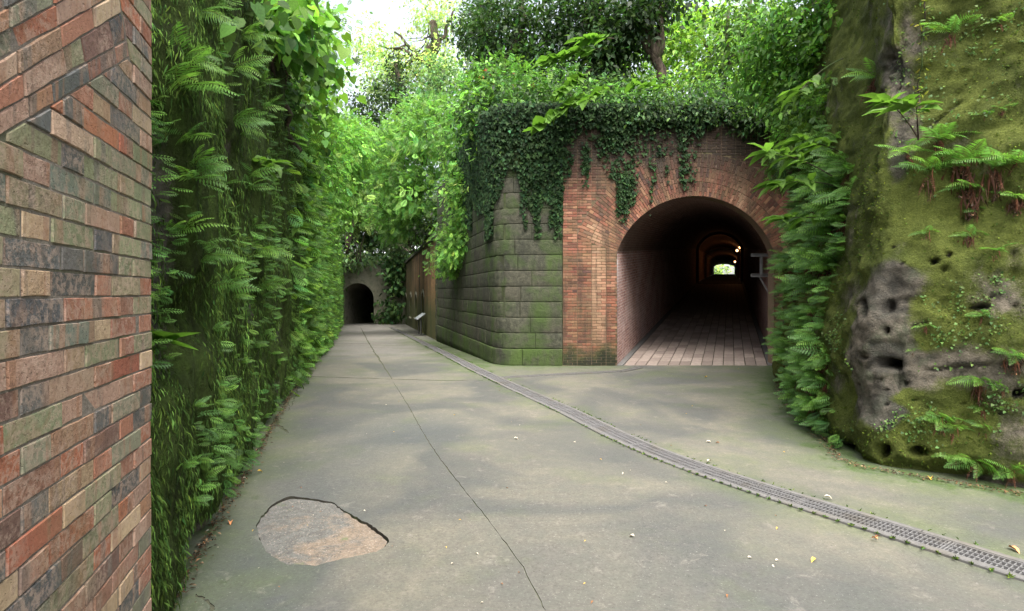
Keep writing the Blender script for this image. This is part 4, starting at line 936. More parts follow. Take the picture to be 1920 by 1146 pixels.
# ------------------------------------------------------------------ MOSS TUFTS hanging on the rock
def sample_grid(Pg, na, nb_, n, wf=None, amin=0.):
    G_ = Pg.reshape(na, nb_, 3); a = rng.random(n)*(na-1.001); b = rng.random(n)*(nb_-1.001); i = a.astype(int); j = b.astype(int); fa = (a-i)[:, None]; fb = (b-j)[:, None]
    p = G_[i, j]*(1-fa)*(1-fb)+G_[i+1, j]*fa*(1-fb)+G_[i, j+1]*(1-fa)*fb+G_[i+1, j+1]*fa*fb
    nn_ = np.cross(G_[i+1, j]-G_[i, j], G_[i, j+1]-G_[i, j]); nn_ = norm(nn_); s_ = np.sign((np.array([0, 0, EYE])-p)*nn_).sum(1); nn_ = np.where((((np.array([0, 0, EYE])-p)*nn_).sum(1) < 0)[:, None], -nn_, nn_)
    return p, nn_, i*nb_+j
ls = LS(); p, n_, ix = sample_grid(Pl, nz, nh, 260000); pm = fbm(p*np.array([2.2, 2.2, .9]), 3); k = (p[:, 1] > 1.9) & (p[:, 1] < 20) & (pm+.4*rng.random(len(p))+.6*rope[ix] > .0) & (p[:, 2] < 4.7) & (p[:, 2] > .12)
p, n_, pm = p[k], n_[k], pm[k]; rp = rope[ix][k]; L = (.020+.044*rng.random(len(p)))*(1+.05*p[:, 1])
D = np.array([0, 0, -1.0])+n_*.25+rng.normal(size=p.shape)*.2; cc = cols((.066, .118, .024), len(p), .45, .2)*(.85+1.3*np.clip(pm, -.5, .8))[:, None]
ls.add(T_diamond, p+n_*.008, D, n_+rng.normal(size=p.shape)*.4, L, L*.11+.0015, cc*(1+1.3*np.clip(rp, -.5, .5))[:, None]); o = ls.build('hanging_moss', M_moss); tag(o, kind='stuff'); o['label'] = 'dense hanging moss strands covering the left rock wall'; o['category'] = 'moss'
ls = LS(); p, n_, ix = sample_grid(Pr, ns, nv, 105000); mk = mossv[ix]+.5*fbm(p*2.4, 3); k = (mk+.3*rng.random(len(p)) > .72) & (p[:, 1] > 2.5) & (p[:, 2] < 6)
p, n_ = p[k], n_[k]; L = .010+.022*rng.random(len(p)); fl_ = (p[:, 0] < 3.9+.0*p[:, 1])
D = np.array([0, 0, -.5])+n_*.7+rng.normal(size=p.shape)*.5
ls.add(T_diamond, p, D, rng.normal(size=p.shape), L, L*.5, cols((.085, .125, .02), len(p), .35, .3)); o = ls.build('cliff_moss', M_moss); tag(o, kind='stuff'); o['label'] = 'low bright green moss growing on the right sandstone cliff'; o['category'] = 'moss'
# tiny leafy herbs on the right cliff
ls = LS(); cx = [(1730, 60, 60, 90), (1840, 100, 80, 60), (1700, 180, 40, 90), (1830, 200, 60, 40), (1870, 40, 50, 40), (1570, 650, 25, 60), (1560, 620, 20, 30), (1790, 600, 60, 60), (1870, 560, 40, 60), (1700, 800, 60, 40), (1790, 640, 80, 60), (1740, 800, 60, 40), (1880, 760, 40, 60), (1720, 250, 30, 90)]
PP = []; NN = []
for cu, cv_, a, b in cx:
    for _ in range(22):
        h_, n1 = hit(bvR, random.gauss(cu, a*.6), random.gauss(cv_, b*.6))
        if h_ is None: continue
        for _ in range(random.randint(3, 9)): PP.append(np.array(h_)+rng.normal(size=3)*.03); NN.append(np.array(n1))
PP = np.array(PP); NN = np.array(NN); surf_leaves(ls, T_heart, PP+NN*.01, NN, .022, .8, (.09, .16, .04), .5, .6, .3); o = ls.build('small_herbs', M_leaf); tag(o, kind='stuff'); o['label'] = 'tiny round leaved herbs dotted over the right cliff'; o['category'] = 'herbs'
# ------------------------------------------------------------------ FERNS (fronds are parts, shared meshes)
def frond_mesh(name, npair, wmax, c, droop, mat, curl=0.0, pw=.5):
    V = []; Fc = []; C = []; sx = np.linspace(0, 1, npair+2)
    def cur(t): return np.array([t*(1-.18*droop*t), 0, .42*t-.75*droop*t*t])
    base_c = np.array(c)
    for i, t in enumerate(sx[1:-1]):
        w_ = wmax*(min(1, t/.22)**.8)*(1-max(0, (t-.22)/.78)**1.7)+.012; p = cur(t); tg = norm(cur(t+.02)-cur(t-.02)); fw = .28+.25*t
        for sg in (-1, 1):
            k = random.uniform(.85, 1.15); d_ = np.array([0, sg, 0])*(1-.2*fw)+tg*fw+np.array([0, 0, -.25-curl*random.random()+random.uniform(-.12, .12)]); d_ = norm(d_); wd = pw*1.0/npair; b = len(V); side = norm(tg-d_*(tg@d_)); L = w_*k
            V += [p, p+d_*L*.45+side*wd*.62+np.array([0, 0, .006]), p+d_*L-np.array([0, 0, .03*L]), p+d_*L*.45-side*wd*.45]; Fc.append([b, b+1, b+2, b+3]); cc_ = base_c*random.uniform(.8, 1.2); C += [cc_]*4
    for a, b_ in zip(sx[:-1], sx[1:]):
        p, q_ = cur(a), cur(b_); b = len(V); r0 = .009*(1-a)+.003; V += [p+[0, r0, 0], q_+[0, r0*.8, 0], q_-[0, r0*.8, 0], p-[0, r0, 0]]; Fc.append([b, b+1, b+2, b+3]); C += [base_c*np.array([.9, .7, .6])]*4
    return mesh_np(name, np.array(V), np.array(Fc), mat, np.array(C))
GRN = [(.13, .27, .05), (.10, .22, .045), (.165, .31, .06), (.085, .18, .04), (.12, .25, .075)]
FR = [frond_mesh('frond', 17, .24+.05*random.random(), GRN[i % 5], .45+.12*(i % 4), M_leaf) for i in range(8)]
FS = [frond_mesh('frond', 12, .20+.05*random.random(), GRN[(i+1) % 5], .4+.15*(i % 3), M_leaf, 0, .55) for i in range(6)]
FD = [frond_mesh('dead_frond', 9, .10, [(.10, .045, .03), (.07, .035, .02), (.13, .06, .04)][i % 3], .3, M_dead, .8, .5) for i in range(4)]
def dead_skirt():
    V = []; Fc = []; C = []; mb = []
    ls_ = LS(); n = 60; B = rng.normal(size=(n, 3))*np.array([.04, .10, .06])+np.array([.05, 0, -.05]); D = np.array([.1, 0, -1])+rng.normal(size=(n, 3))*.22
    ls_.add(T_feather if False else T_diamond, B, D, rng.normal(size=(n, 3)), .35+.35*rng.random(n), .045, cols((.085, .04, .026), n, .5, .2))
    n = 120; t = rng.random(n); B = np.stack([.06+rng.normal(size=n)*.06, rng.normal(size=n)*(.12-.05*t), -.05-.6*t], 1)
    ls_.add(T_diamond, B, rng.normal(size=(n, 3))+np.array([0, 0, -.8]), rng.normal(size=(n, 3)), .07+.07*rng.random(n), .035, cols((.11, .068, .045), n, .5, .2))
    V = np.concatenate(ls_.V); Fq = np.concatenate(ls_.F); return mesh_np('dead_skirt', V, Fq, M_dead, np.concatenate(ls_.C))
SK = [dead_skirt() for _ in range(4)]
def frame(dirv, up=Vector((0, 0, 1))):
    x = dirv.normalized(); y = up.cross(x).normalized(); z_ = x.cross(y); return Matrix((x, y, z_)).transposed().to_4x4()
nf_ = 0
def fern(P, N, size, nfr, skirt, label, group=None, small=False, spread=75, cat='fern', droop=0.):
    global nf_
    t_ = thing('fern', label, cat, tuple(P), group); Nh = Vector((N[0], N[1], 0)).normalized(); nf_ += 1
    for i in range(nfr):
        yaw = math.radians((-spread+2*spread*(i+.5)/nfr)+random.uniform(-14, 14)); d_ = Matrix.Rotation(yaw, 3, 'Z') @ Nh; pit_ = random.uniform(-.25, .45)-droop
        M = frame(Vector((d_.x, d_.y, pit_))); s_ = size*random.uniform(.7, 1.1); o = link('frond', random.choice(FS if small else FR), t_); o.matrix_local = M @ Matrix.Rotation(random.uniform(-.35, .35)+.75*Nh.x, 4, 'X') @ Matrix.Scale(s_, 4)
    if skirt > 0:
        o = link('dead_skirt', random.choice(SK), t_); o.matrix_local = frame(Nh) @ Matrix.Diagonal((skirt*size, skirt*size*random.uniform(.8, 1.2), skirt*size*random.uniform(.9, 1.5), 1))
        for i in range(2):
            d_ = Matrix.Rotation(random.uniform(-.6, .6), 3, 'Z') @ Nh; o = link('dead_frond', random.choice(FD), t_); o.matrix_local = frame(Vector((d_.x*.35, d_.y*.35, -1))) @ Matrix.Scale(size*random.uniform(.5, .8), 4)
    return t_
def fern_px(bv, u, v, size_px, nfr, skirt, label, group=None, **k):
    h_, n1 = hit(bv, u, v)
    if h_ is None: return
    return fern(h_-n1*.02, n1, size_px/F*h_.y*1.15, nfr, skirt, label, group, **k)
RF = [(1782, 62, 62, 7, .8, 'single fern high on the cliff with a shaggy brown skirt of dead fronds below'),
      (1640, 145, 75, 5, .5, 'fern reaching left beside the dark hollow near the top of the cliff'),
      (1872, 40, 36, 4, .3, 'small fern near the top right edge of the cliff'),
      (1700, 285, 62, 5, .3, 'fern with narrow pale fronds at the left end of the big fern clump'),
      (1762, 262, 66, 7, .5, 'topmost fern of the big clump halfway up the cliff'),
      (1742, 318, 70, 6, .8, 'fern with long left pointing fronds and dark dead leaves in the big clump'),
      (1808, 300, 80, 8, .9, 'largest fern in the middle of the big clump on the cliff'),
      (1866, 312, 74, 7, .9, 'fern at the right side of the big clump with hanging brown fronds'),
      (1822, 350, 52, 5, 1.2, 'low fern of the big clump with the longest brown skirt'),
      (1905, 300, 60, 5, .4, 'fern cut by the right picture edge beside the big clump'),
      (1905, 370, 44, 4, .9, 'dull grey green fern hanging below the right end of the big clump'),
      (1738, 432, 36, 4, 1.1, 'little fern over a single brown tuft below the big clump'),
      (1818, 438, 40, 4, 1.1, 'fern with bright tips above two hanging brown tufts'),
      (1832, 396, 32, 3, .8, 'tiny bright fern just under the big clump'),
      (1866, 468, 40, 5, .9, 'small fern with yellow green star of fronds and drooping grey ones'),
      (1712, 655, 20, 3, .6, 'tiny fern beside the carved slot'),
      (1838, 712, 52, 6, .9, 'fern over reddish dead fronds in the lower right of the cliff'),
      (1762, 782, 48, 7, .8, 'bluish green fern clump low on the cliff'),
      (1790, 800, 44, 5, .8, 'fern with short bright fronds right of the bluish clump'),
      (1842, 765, 36, 4, .7, 'small fern between the lower fern clumps'),
      (1846, 800, 34, 4, .9, 'small fern with twisted brown tail low on the cliff'),
      (1826, 866, 56, 6, .4, 'fern with wide fronds close to the foot of the cliff'),
      (1792, 856, 40, 4, .4, 'fern at the foot of the cliff left of the wide one'),
      (1898, 884, 54, 5, .5, 'fern at the cliff foot by the right picture edge'),
      (1902, 665, 56, 6, .8, 'fern with bright spreading fronds at the right edge above the path'),
      (1880, 730, 30, 4, .4, 'tiny drooping fern under the right edge fern'),
      (1840, 590, 30, 4, .5, 'small fern growing from the dark crack in mid cliff'),
      (1735, 610, 28, 3, .7, 'tiny fern with a brown stalk right of the rock nose'),
      (1700, 778, 16, 4, 0, 'dark little fern on bare grey rock under the slot'),
      (1878, 205, 26, 3, .9, 'small fern with one curled dry leaf high on the right'),
      (1845, 215, 22, 3, .6, 'tiny fern tuft high on the cliff left of the dry leaf')]
for u, v, s_, nf, skk, lab in RF: fern_px(bvR, u, v, s_, nf, skk, lab)
# dense fern bank on the flank next to the tunnel
def rand_poly(poly):
    xs = [p[0] for p in poly]; ys_ = [p[1] for p in poly]
    while True:
        p = (random.uniform(min(xs), max(xs)), random.uniform(min(ys_), max(ys_)))
        if inpoly(np.array([p]), np.array(poly, float))[0]: return p
bank = [(1452, 300), (1560, 230), (1600, 330), (1585, 470), (1545, 600), (1560, 760), (1600, 830), (1570, 830), (1500, 775), (1462, 700)]
for i in range(150):
    u, v = rand_poly(bank); h_, n1 = hit(bvR, u, v)
    if h_ is None: continue
    if v > 620 and u > 1545 and random.random() < .6: continue
    hz = ('top', 'upper', 'middle', 'lower', 'lowest')[int(v > 380)+int(v > 500)+int(v > 620)+int(v > 720)]; kz = int(u > 1490)+int(u > 1535); wz = ('hard by the tunnel mouth', 'amid the fern bank', 'next to bare rock')[kz]; sk_ = random.choice((0, 0, .5, .9)); nfr = random.randint(5, 8); WN_ = ('five', 'six', 'seven', 'eight')[nfr-5]
    fsz = random.uniform(.30, .52)*(1 if v < 560 else .8); lab = '%s %s fern of %s fronds in the %s row, %s' % ('large' if fsz > .42 else 'small', 'bearded' if sk_ else 'green', WN_, hz, wz); grp = 'ferns of the bank beside the tunnel mouth'
    fern(h_, n1, fsz, nfr, sk_, lab, grp, small=True, spread=80, droop=.15)
# left wall ferns
LFn = [(372, 22, 62, 5, 'large pale fern frond cluster at the very top beside the brick wall'),
       (348, 108, 92, 6, 'biggest broad fern high on the left wall close to the bricks'),
       (342, 165, 100, 6, 'broad fern just below the biggest one near the brick wall'),
       (345, 262, 74, 5, 'fern with long drooping fronds right of the brick edge'),
       (440, 130, 70, 5, 'fern hanging from the top of the left wall under round leaves'),
       (440, 230, 66, 5, 'fern halfway along the upper left wall above the broad leaved sprig'),
       (370, 318, 66, 5, 'fern with narrow fronds above the moss curtain'),
       (395, 480, 56, 5, 'single bright fern in the middle of the moss curtain'),
       (480, 470, 62, 5, 'bright fern right of the middle of the moss curtain'),
       (490, 540, 50, 5, 'fern below another on the middle of the left moss wall'),
       (292, 185, 28, 2, 'small bright fern peeping out beside the edge of the bricks'),
       (455, 70, 60, 5, 'fern with dark green fronds under the top left leaves')]
for u, v, s_, nf, lab in LFn: fern_px(bvL, u, v, s_*1.15, nf, 0, lab, spread=60)
for i in range(70):
    u = 300+300*random.random()**.65; v = random.uniform(120, 880) if u > 430 else random.uniform(300, 1000)
    if v > 1150-(u-310)*1.45: continue
    h_, n1 = hit(bvL, u, v)
    if h_ is None: continue
    uz = ('right beside the bricks', 'a little past the bricks', 'on the middle stretch', 'on the far stretch')[int(u > 360)+int(u > 430)+int(u > 520)]; vz = ('high', 'rather high', 'at mid height', 'rather low', 'low')[int(v > 300)+int(v > 430)+int(v > 560)+int(v > 700)]
    ba = 0; nfr = random.randint(3, 6); fern(h_, n1, random.uniform(.11, .2)*(1+.09*h_.y)*(.6 if v > 620 else 1.05), nfr, ba, '%s fronded fern %s on the mossy wall, %s%s' % (('three', 'four', 'five', 'six')[nfr-3], vz, uz, ', browned' if ba else ''), 'small ferns on the mossy rock wall', small=True, spread=70)
# ------------------------------------------------------------------ SPRIGS with large leaves (each leaf a part)
def big_leaf(L, W, c, T=T_leaf):
    V, Fc, C = leaves(T, np.array([[0, 0, 0.]]), np.array([[1., 0, 0]]), np.array([[0, 0, 1.]]), L, W, np.array([c])); tri = Fc[:, 3] == Fc[:, 2]
    q_ = Fc[~tri]; t = Fc[tri][:, :3]; Fc = np.concatenate([t, q_[:, :3], q_[:, [0, 2, 3]]]); return mesh_np('leaf', V, Fc, M_leaf, C)
BL = [big_leaf(1, .36, np.array((.11, .21, .035))*k) for k in (.7, .9, 1.1)]; BH = [big_leaf(1, .75, np.array((.10, .20, .03))*k, T_heart) for k in (.7, .9, 1.15)]
def sprig(name, label, cat, P0, P1, nl, L, meshes, whorl=False, group=None, sag=.1):
    P0 = Vector(P0); P1 = Vector(P1); t_ = thing(name, label, cat, tuple(P0), group); ax = P1-P0; mb = MB(); pts = [ax*(i/6)+Vector((0, 0, -sag*ax.length*4*(i/6)*(1-i/6)*-.5)) for i in range(7)]
    mb.tube(pts, [.004*(1-i/8)*(L/.12) for i in range(7)], 5); mb.build('stem', M_bark, t_)
    for i in range(nl):
        t = 1.0 if whorl and i < 6 else .2+.8*i/nl; q_ = ax*t+Vector((0, 0, sag*ax.length*2*t*(1-t))); a = 2.4*i
        side = ax.normalized().cross(Vector((0, 0, 1))).normalized(); d_ = ax.normalized()*random.uniform(.2, .8)+side*math.cos(a)*1.0+Vector((0, 0, random.uniform(-.5, .25)))
        o = link('leaf', random.choice(meshes), t_); o.matrix_local = Matrix.Translation(q_) @ frame(d_) @ Matrix.Rotation(random.uniform(-.5, .5), 4, 'X') @ Matrix.Scale(L*random.uniform(.7, 1.15), 4)
    return t_
def R3(u, v, z): return ray(u, v, z)
for (a, b, z, nl, Lp, lab) in [((1560, 330), (1440, 285), 6.6, 22, 46, 'leafy branch with pale lance shaped leaves reaching left in front of the portal'),
      ((1570, 350), (1460, 345), 6.8, 20, 48, 'lower leafy branch with drooping lance shaped leaves at the tunnel corner'),
      ((1580, 110), (1500, 170), 6.4, 12, 46, 'hanging twig with bright pointed leaves above the fern bank'),
      ((1722, 260), (1670, 195), 4.9, 12, 56, 'left arm of the sprig with long leaves on the bare rock nose'),
      ((1722, 262), (1718, 200), 4.8, 9, 60, 'right arm of the sprig with bluish long leaves in front of the cliff'),
      ((1600, 300), (1500, 262), 7.0, 18, 44, 'uppermost pale leaf branch over the fern bank'),
      ((1575, 420), (1470, 410), 7.0, 18, 44, 'pale leaf branch at mid height of the fern bank')]:
    sprig('leafy_branch', lab, 'branch', R3(*a, z+.3), R3(*b, z), nl, Lp/F*z, BL, whorl=True)
for (a, b, z, nl, Lp, lab) in [((432, 330), (510, 305), 5.6, 14, 44, 'sprig of broad pale leaves growing from the middle of the left wall'),
      ((500, 440), (560, 425), 9.5, 10, 34, 'small sprig of broad leaves on the far part of the left wall'),
      ((288, 660), (305, 640), 2.9, 6, 62, 'plant with four big round leaves beside the lower edge of the bricks')]:
    sprig('leafy_sprig', lab, 'plant', R3(*a, z+.2), R3(*b, z), nl, Lp/F*z, BH if z < 3 else BL, whorl=True)
for i, (a, b, z, nl, Lp, lab) in enumerate([((1130, 90), (1012, 118), 12.0, 34, 30, 'horizontal spray of bright heart shaped leaves above the stone wall corner'),
      ((1150, 72), (1080, 75), 12.2, 18, 28, 'short topmost spray of bright leaves over the portal'),
      ((1120, 165), (1000, 245), 11.9, 46, 30, 'longest bright green spray drooping in front of the dark ivy'),
      ((1150, 160), (1095, 190), 12.0, 20, 28, 'small bright spray right of the longest drooping one'),
      ((1110, 130), (1045, 178), 12.0, 30, 28, 'bright spray hanging between the horizontal and the longest one'),
      ((1260, 165), (1180, 160), 13.0, 18, 26, 'light green spray growing low above the middle of the portal')]):
    sprig('bright_spray', lab, 'branch', R3(*a, z+.6), R3(*b, z), nl, Lp/F*z, [BH[1], BH[2], BL[2]], sag=.05)
# ------------------------------------------------------------------ TREES AND BUSHES
def Bp(u, v, z, ru, rv, rz): p = ray(u, v, z); return (p[0], p[1], p[2], ru/F*z, rz, rv/F*z)
def bush(name, label, cat, blobs, specs, trunks=(), group=None, mat=None, kind=None):
    bl = np.array(blobs); c_ = bl[:, :3].mean(0); r_ = bvH.ray_cast(Vector((c_[0], c_[1], 60)), Vector((0, 0, -1))); z0 = r_[0].z if r_[0] is not None else 4.5
    t_ = thing(name, label, cat, (c_[0], c_[1], min(z0, c_[2]-.2)), group); ls = LS()
    for T, ncl, nper, size, asp, base_, kw in specs: cluster_leaves(ls, T, blobs, ncl, nper, size, asp, base_, **kw)
    ls.V = [v-np.array(t_.location) for v in ls.V]; o = ls.build('crown' if trunks else 'foliage', mat or M_leaf, t_)
    mb = MB()
    tr = list(trunks) if trunks else []
    if not tr:
        for k in range(4):
            b = random.choice(list(blobs)); tr.append((tuple(np.array(t_.location)+np.array([random.uniform(-.3, .3), random.uniform(-.3, .3), -.3])), b[:3], .05, .015))
    if 'trailing' in name or 'overhanging' in name: tr = [(tuple(np.array(b[:3])+np.array([.5, .5, .15])), b[:3], .02, .008) for b in blobs]
    for a, b, r0, r1 in tr:
        pts = limb(mb, Vector(a)-t_.location, Vector(b)-t_.location, r0, r1, .12)
        for k in range(5):
            q_ = pts[random.randint(2, 6)]; bb = random.choice(list(blobs)); e = Vector(bb[:3])-t_.location; e = q_+(e-q_).normalized()*min((e-q_).length, (1.2+r0*12) if r0 > .03 else .4); limb(mb, q_, e, r1*.9+.01, .008, .2, 5, 4)
    mb.build('trunk' if trunks else 'stems', M_bark, t_, smooth=True); return t_
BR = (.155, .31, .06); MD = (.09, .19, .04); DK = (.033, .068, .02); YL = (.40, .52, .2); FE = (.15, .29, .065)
# left bank
bush('vine_curtain', 'curtain of large round light green vine leaves hanging at the top of the left wall', 'vine', [Bp(505, 30, 7.5, 60, 70, .6), Bp(550, 110, 10.5, 44, 60, .8), Bp(560, 230, 14, 34, 60, .9), Bp(470, 10, 6.5, 50, 50, .5)],
     [(T_heart, 330, 11, .17, .85, (.12, .25, .045), dict(spread=.30, droop=.8, var=.3, cvar=.3))])
bush('vine_curtain', 'darker leafy vine curtain behind the ferns at the top of the left wall', 'vine', [Bp(420, 20, 5.4, 60, 50, .35), Bp(520, 150, 9.0, 40, 80, .5), Bp(540, 300, 11.5, 35, 90, .5), Bp(330, 10, 3.9, 30, 30, .2)],
     [(T_heart, 200, 10, .12, .85, (.075, .15, .03), dict(spread=.2, droop=.8))])
bush('shrub', 'tall bright feathery shrub leaning over the path on the left bank, nearest one', 'shrub', [Bp(566, 150, 17, 18, 80, 1.3), Bp(580, 300, 18, 26, 90, 1.3), Bp(570, 60, 16, 22, 50, 1.1)], [(T_spray, 460, 12, .24, .8, BR, dict(spread=.42, cvar=.45)), (T_diamond, 400, 14, .12, .5, BR, dict(spread=.5))])
bush('shrub', 'bright shrub over the left bank behind the nearest one, low over the path', 'shrub', [Bp(632, 270, 26, 34, 50, 1.8), Bp(606, 370, 26, 28, 55, 1.5), Bp(584, 470, 24, 8, 50, .8)], [(T_feather, 420, 11, .38, .8, BR, dict(spread=.5, cvar=.45)), (T_diamond, 420, 14, .16, .5, BR, dict(spread=.6))])
bush('shrub', 'rounded green shrub on the far left bank below the sky gap', 'shrub', [Bp(664, 270, 36, 34, 36, 2), Bp(640, 325, 36, 34, 50, 2)], [(T_feather, 420, 10, .48, .8, (.11, .22, .045), dict(spread=.7, cvar=.45))])
# hanging ferny undergrowth along the far left wall
ls = LS(); p, n_, ix = sample_grid(Pl, nz, nh, 60000); k = (p[:, 1] > 8) & (rng.random(len(p)) < sst(8, 18, p[:, 1])*.36) & (p[:, 2] > gz(p[:, 1])+.1); p, n_ = p[k], n_[k]; n_ = np.where((n_[:, 0] < 0)[:, None], -n_, n_)
D = n_*.8+np.array([0, -.3, -.55])+rng.normal(size=p.shape)*.4; ls.add(T_feather, p, D, np.array([0, 0, 1.])+rng.normal(size=p.shape)*.3, np.minimum(.10+.010*p[:, 1], .35)+.2*rng.random(len(p)), .4, cols((.115, .225, .045), len(p), .5, .25)); print('undergrowth', len(p))
o = ls.build('fern_undergrowth', M_leaf); tag(o, kind='stuff'); o['label'] = 'mass of fine ferny undergrowth hanging over the far part of the left wall'; o['category'] = 'undergrowth'
# small fern carpet over the near walls
def carpet(name, label, p, n_, L0, L1, c_):
    n = len(p); side = np.cross(np.array([0, 0, 1.]), n_); D = norm(n_*np.array([1, 1, .2]))*.8+side*rng.normal(size=(n, 1))*.8+np.array([0, 0, -.1])+rng.normal(size=(n, 3))*.2
    roll = np.clip(n_[:, :1], -1, 1)*np.array([[0, -.9, 0]])*np.sign(n_[:, :1]+1e-6); N = np.array([0, 0, 1.])+np.array([0, -.8, 0])+rng.normal(size=(n, 3))*.25
    L = L0+(L1-L0)*rng.random(n)**1.5; ls_ = LS(); ls_.add(T_feather, p+n_*.02, D, N, L, L*.7, cols(c_, n, .35, .2)); o = ls_.build(name, M_leaf); tag(o, kind='stuff'); o['label'] = label; o['category'] = 'ferns'
p, n_, ix = sample_grid(Pl, nz, nh, 30000); pm = fbm(p*np.array([1.5, 1.5, 1.1])+60, 3); k = (p[:, 1] > 2.4) & (p[:, 1] < 13) & (pm+.35*rng.random(len(p)) > .22) & (p[:, 2] < 4.9) & (p[:, 2] > .12) & (rng.random(len(p)) < .55)
p, n_ = p[k], n_[k]; sc_ = (.6+.09*p[:, 1]); carpet('fern_carpet', 'carpet of fine small ferns growing through the moss on the left wall', p, n_, .05, .15, (.09, .19, .04))
p, n_, ix = sample_grid(Pr, ns, nv, 26000); u_, v_ = proj(p); k = inpoly(np.stack([u_, v_], 1), np.array(bank, float)+np.array([6, 0])) & (rng.random(len(p)) < .8); p, n_ = p[k], n_[k]; carpet('bank_fern_carpet', 'thick small ferns filling the bank between the tunnel mouth and the bare rock', p[:2600], n_[:2600], .10, .24, (.10, .21, .045))
# far end of the cutting
bush('ivy_thicket', 'dark ivy thicket with light shrubs covering the bank above the far tunnel', 'thicket', [Bp(690, 420, 52.5, 75, 60, 1.0), Bp(615, 490, 51, 16, 50, .6), Bp(700, 350, 55, 70, 60, 2)],
     [(T_diamond, 600, 14, .42, .6, DK, dict(spread=.9, shell=.3)), (T_spray, 120, 7, .9, .8, (.12, .19, .06), dict(spread=.8))], mat=M_leaf)
bush('broad_leaf_climber', 'dark climber with big glossy leaves right of the far tunnel mouth', 'climber', [Bp(742, 540, 50.2, 14, 55, .5), Bp(748, 480, 50, 20, 50, .6), Bp(728, 588, 50.3, 14, 20, .4), Bp(755, 420, 49, 22, 60, .8)], [(T_heart, 240, 8, .36, .7, (.05, .1, .03), dict(spread=.5, droop=1))], mat=M_ivy)
bush('leafy_climber', 'light leaved climber hanging left above the far tunnel arch', 'climber', [Bp(622, 510, 50, 16, 36, .4), Bp(665, 488, 50.4, 40, 16, .4)], [(T_leaf, 110, 8, .42, .5, (.14, .21, .09), dict(spread=.5, droop=.6))])
bush('shrub', 'feathery shrub in the gap between the left shrubs and the barrack', 'shrub', [Bp(690, 300, 46, 34, 60, 2), Bp(650, 390, 44, 26, 36, 1.5)], [(T_spray, 160, 9, .9, .8, (.13, .21, .05), dict(spread=.9))])
bush('tree', 'ivy wrapped dark tree standing under the sky gap at the far end', 'tree', [Bp(735, 210, 60, 38, 60, 2.5), Bp(680, 215, 60, 26, 32, 1.5), Bp(760, 300, 60, 30, 60, 2), Bp(745, 150, 60, 16, 40, 1), Bp(680, 270, 62, 16, 30, 1)],
     [(T_diamond, 420, 13, .42, .6, (.035, .065, .02), dict(spread=.8))], trunks=[(tuple(ray(748, 400, 60)), tuple(ray(742, 120, 60)), .55, .2)])
bush('tree', 'sunlit yellow green tree with spreading canopy across the bright sky', 'tree', [Bp(700, 80, 66, 50, 30, 3), Bp(770, 120, 66, 70, 44, 3), Bp(690, 140, 66, 40, 24, 3), Bp(840, 130, 64, 60, 50, 3), Bp(720, 170, 66, 50, 30, 2), Bp(815, 30, 66, 60, 40, 3)],  # blown-out sunlight put into the very pale leaf colour
     [(T_diamond, 430, 13, .42, .6, YL, dict(spread=.85, shell=.2, cvar=.2)), (T_spray, 50, 6, .9, .8, YL, dict(spread=.9))], trunks=[(tuple(ray(815, 300, 64)), tuple(ray(812, 40, 64)), .9, .4), (tuple(ray(812, 130, 64)), tuple(ray(740, 60, 65)), .35, .1), (tuple(ray(815, 100, 64)), tuple(ray(850, 20, 65)), .35, .1), (tuple(ray(760, 230, 66)), tuple(ray(735, 130, 66)), .2, .06)])
bush('tree', 'bluish green tree left of the ivy hung trunk', 'tree', [Bp(830, 170, 55, 40, 60, 2), Bp(800, 210, 55, 30, 40, 2)], [(T_diamond, 200, 12, .4, .6, (.12, .21, .08), dict(spread=.8))], trunks=[(tuple(ray(830, 330, 56)), tuple(ray(828, 130, 56)), .3, .1)])
# barrack top feathery bush
bush('feathery_shrub', 'big billowing light green feathery shrub above the brick barrack', 'shrub', [Bp(760, 300, 29, 45, 90, 1.5), Bp(800, 240, 26, 45, 60, 1.6), Bp(745, 400, 31, 34, 50, 1.2), Bp(800, 360, 27, 44, 50, 1.5), Bp(775, 415, 28.5, 40, 28, 1.0)],
     [(T_feather, 520, 13, .40, .85, FE, dict(spread=.42, droop=.35, flat=.35)), (T_diamond, 250, 10, .2, .4, MD, dict(spread=.5, shell=.1))])
bush('dark_shrub', 'dark shrubs on the coping of the brick barrack', 'shrub', [Bp(815, 425, 27, 26, 20, 1), Bp(780, 440, 34, 26, 20, 1), Bp(745, 455, 42, 16, 24, .8)], [(T_diamond, 260, 12, .2, .5, (.03, .05, .015), dict(spread=.4))])
bush('weeping_shrub', 'bright green shrub hanging over the left part of the stone wall', 'shrub', [Bp(865, 260, 18.5, 36, 80, 1), Bp(880, 370, 17.3, 30, 60, .7), Bp(868, 450, 17.5, 32, 45, .6), Bp(850, 490, 18.5, 26, 25, .5)],
     [(T_feather, 520, 12, .2, .75, BR, dict(spread=.26, droop=.6, cvar=.45)), (T_diamond, 200, 12, .12, .4, MD, dict(spread=.3))])
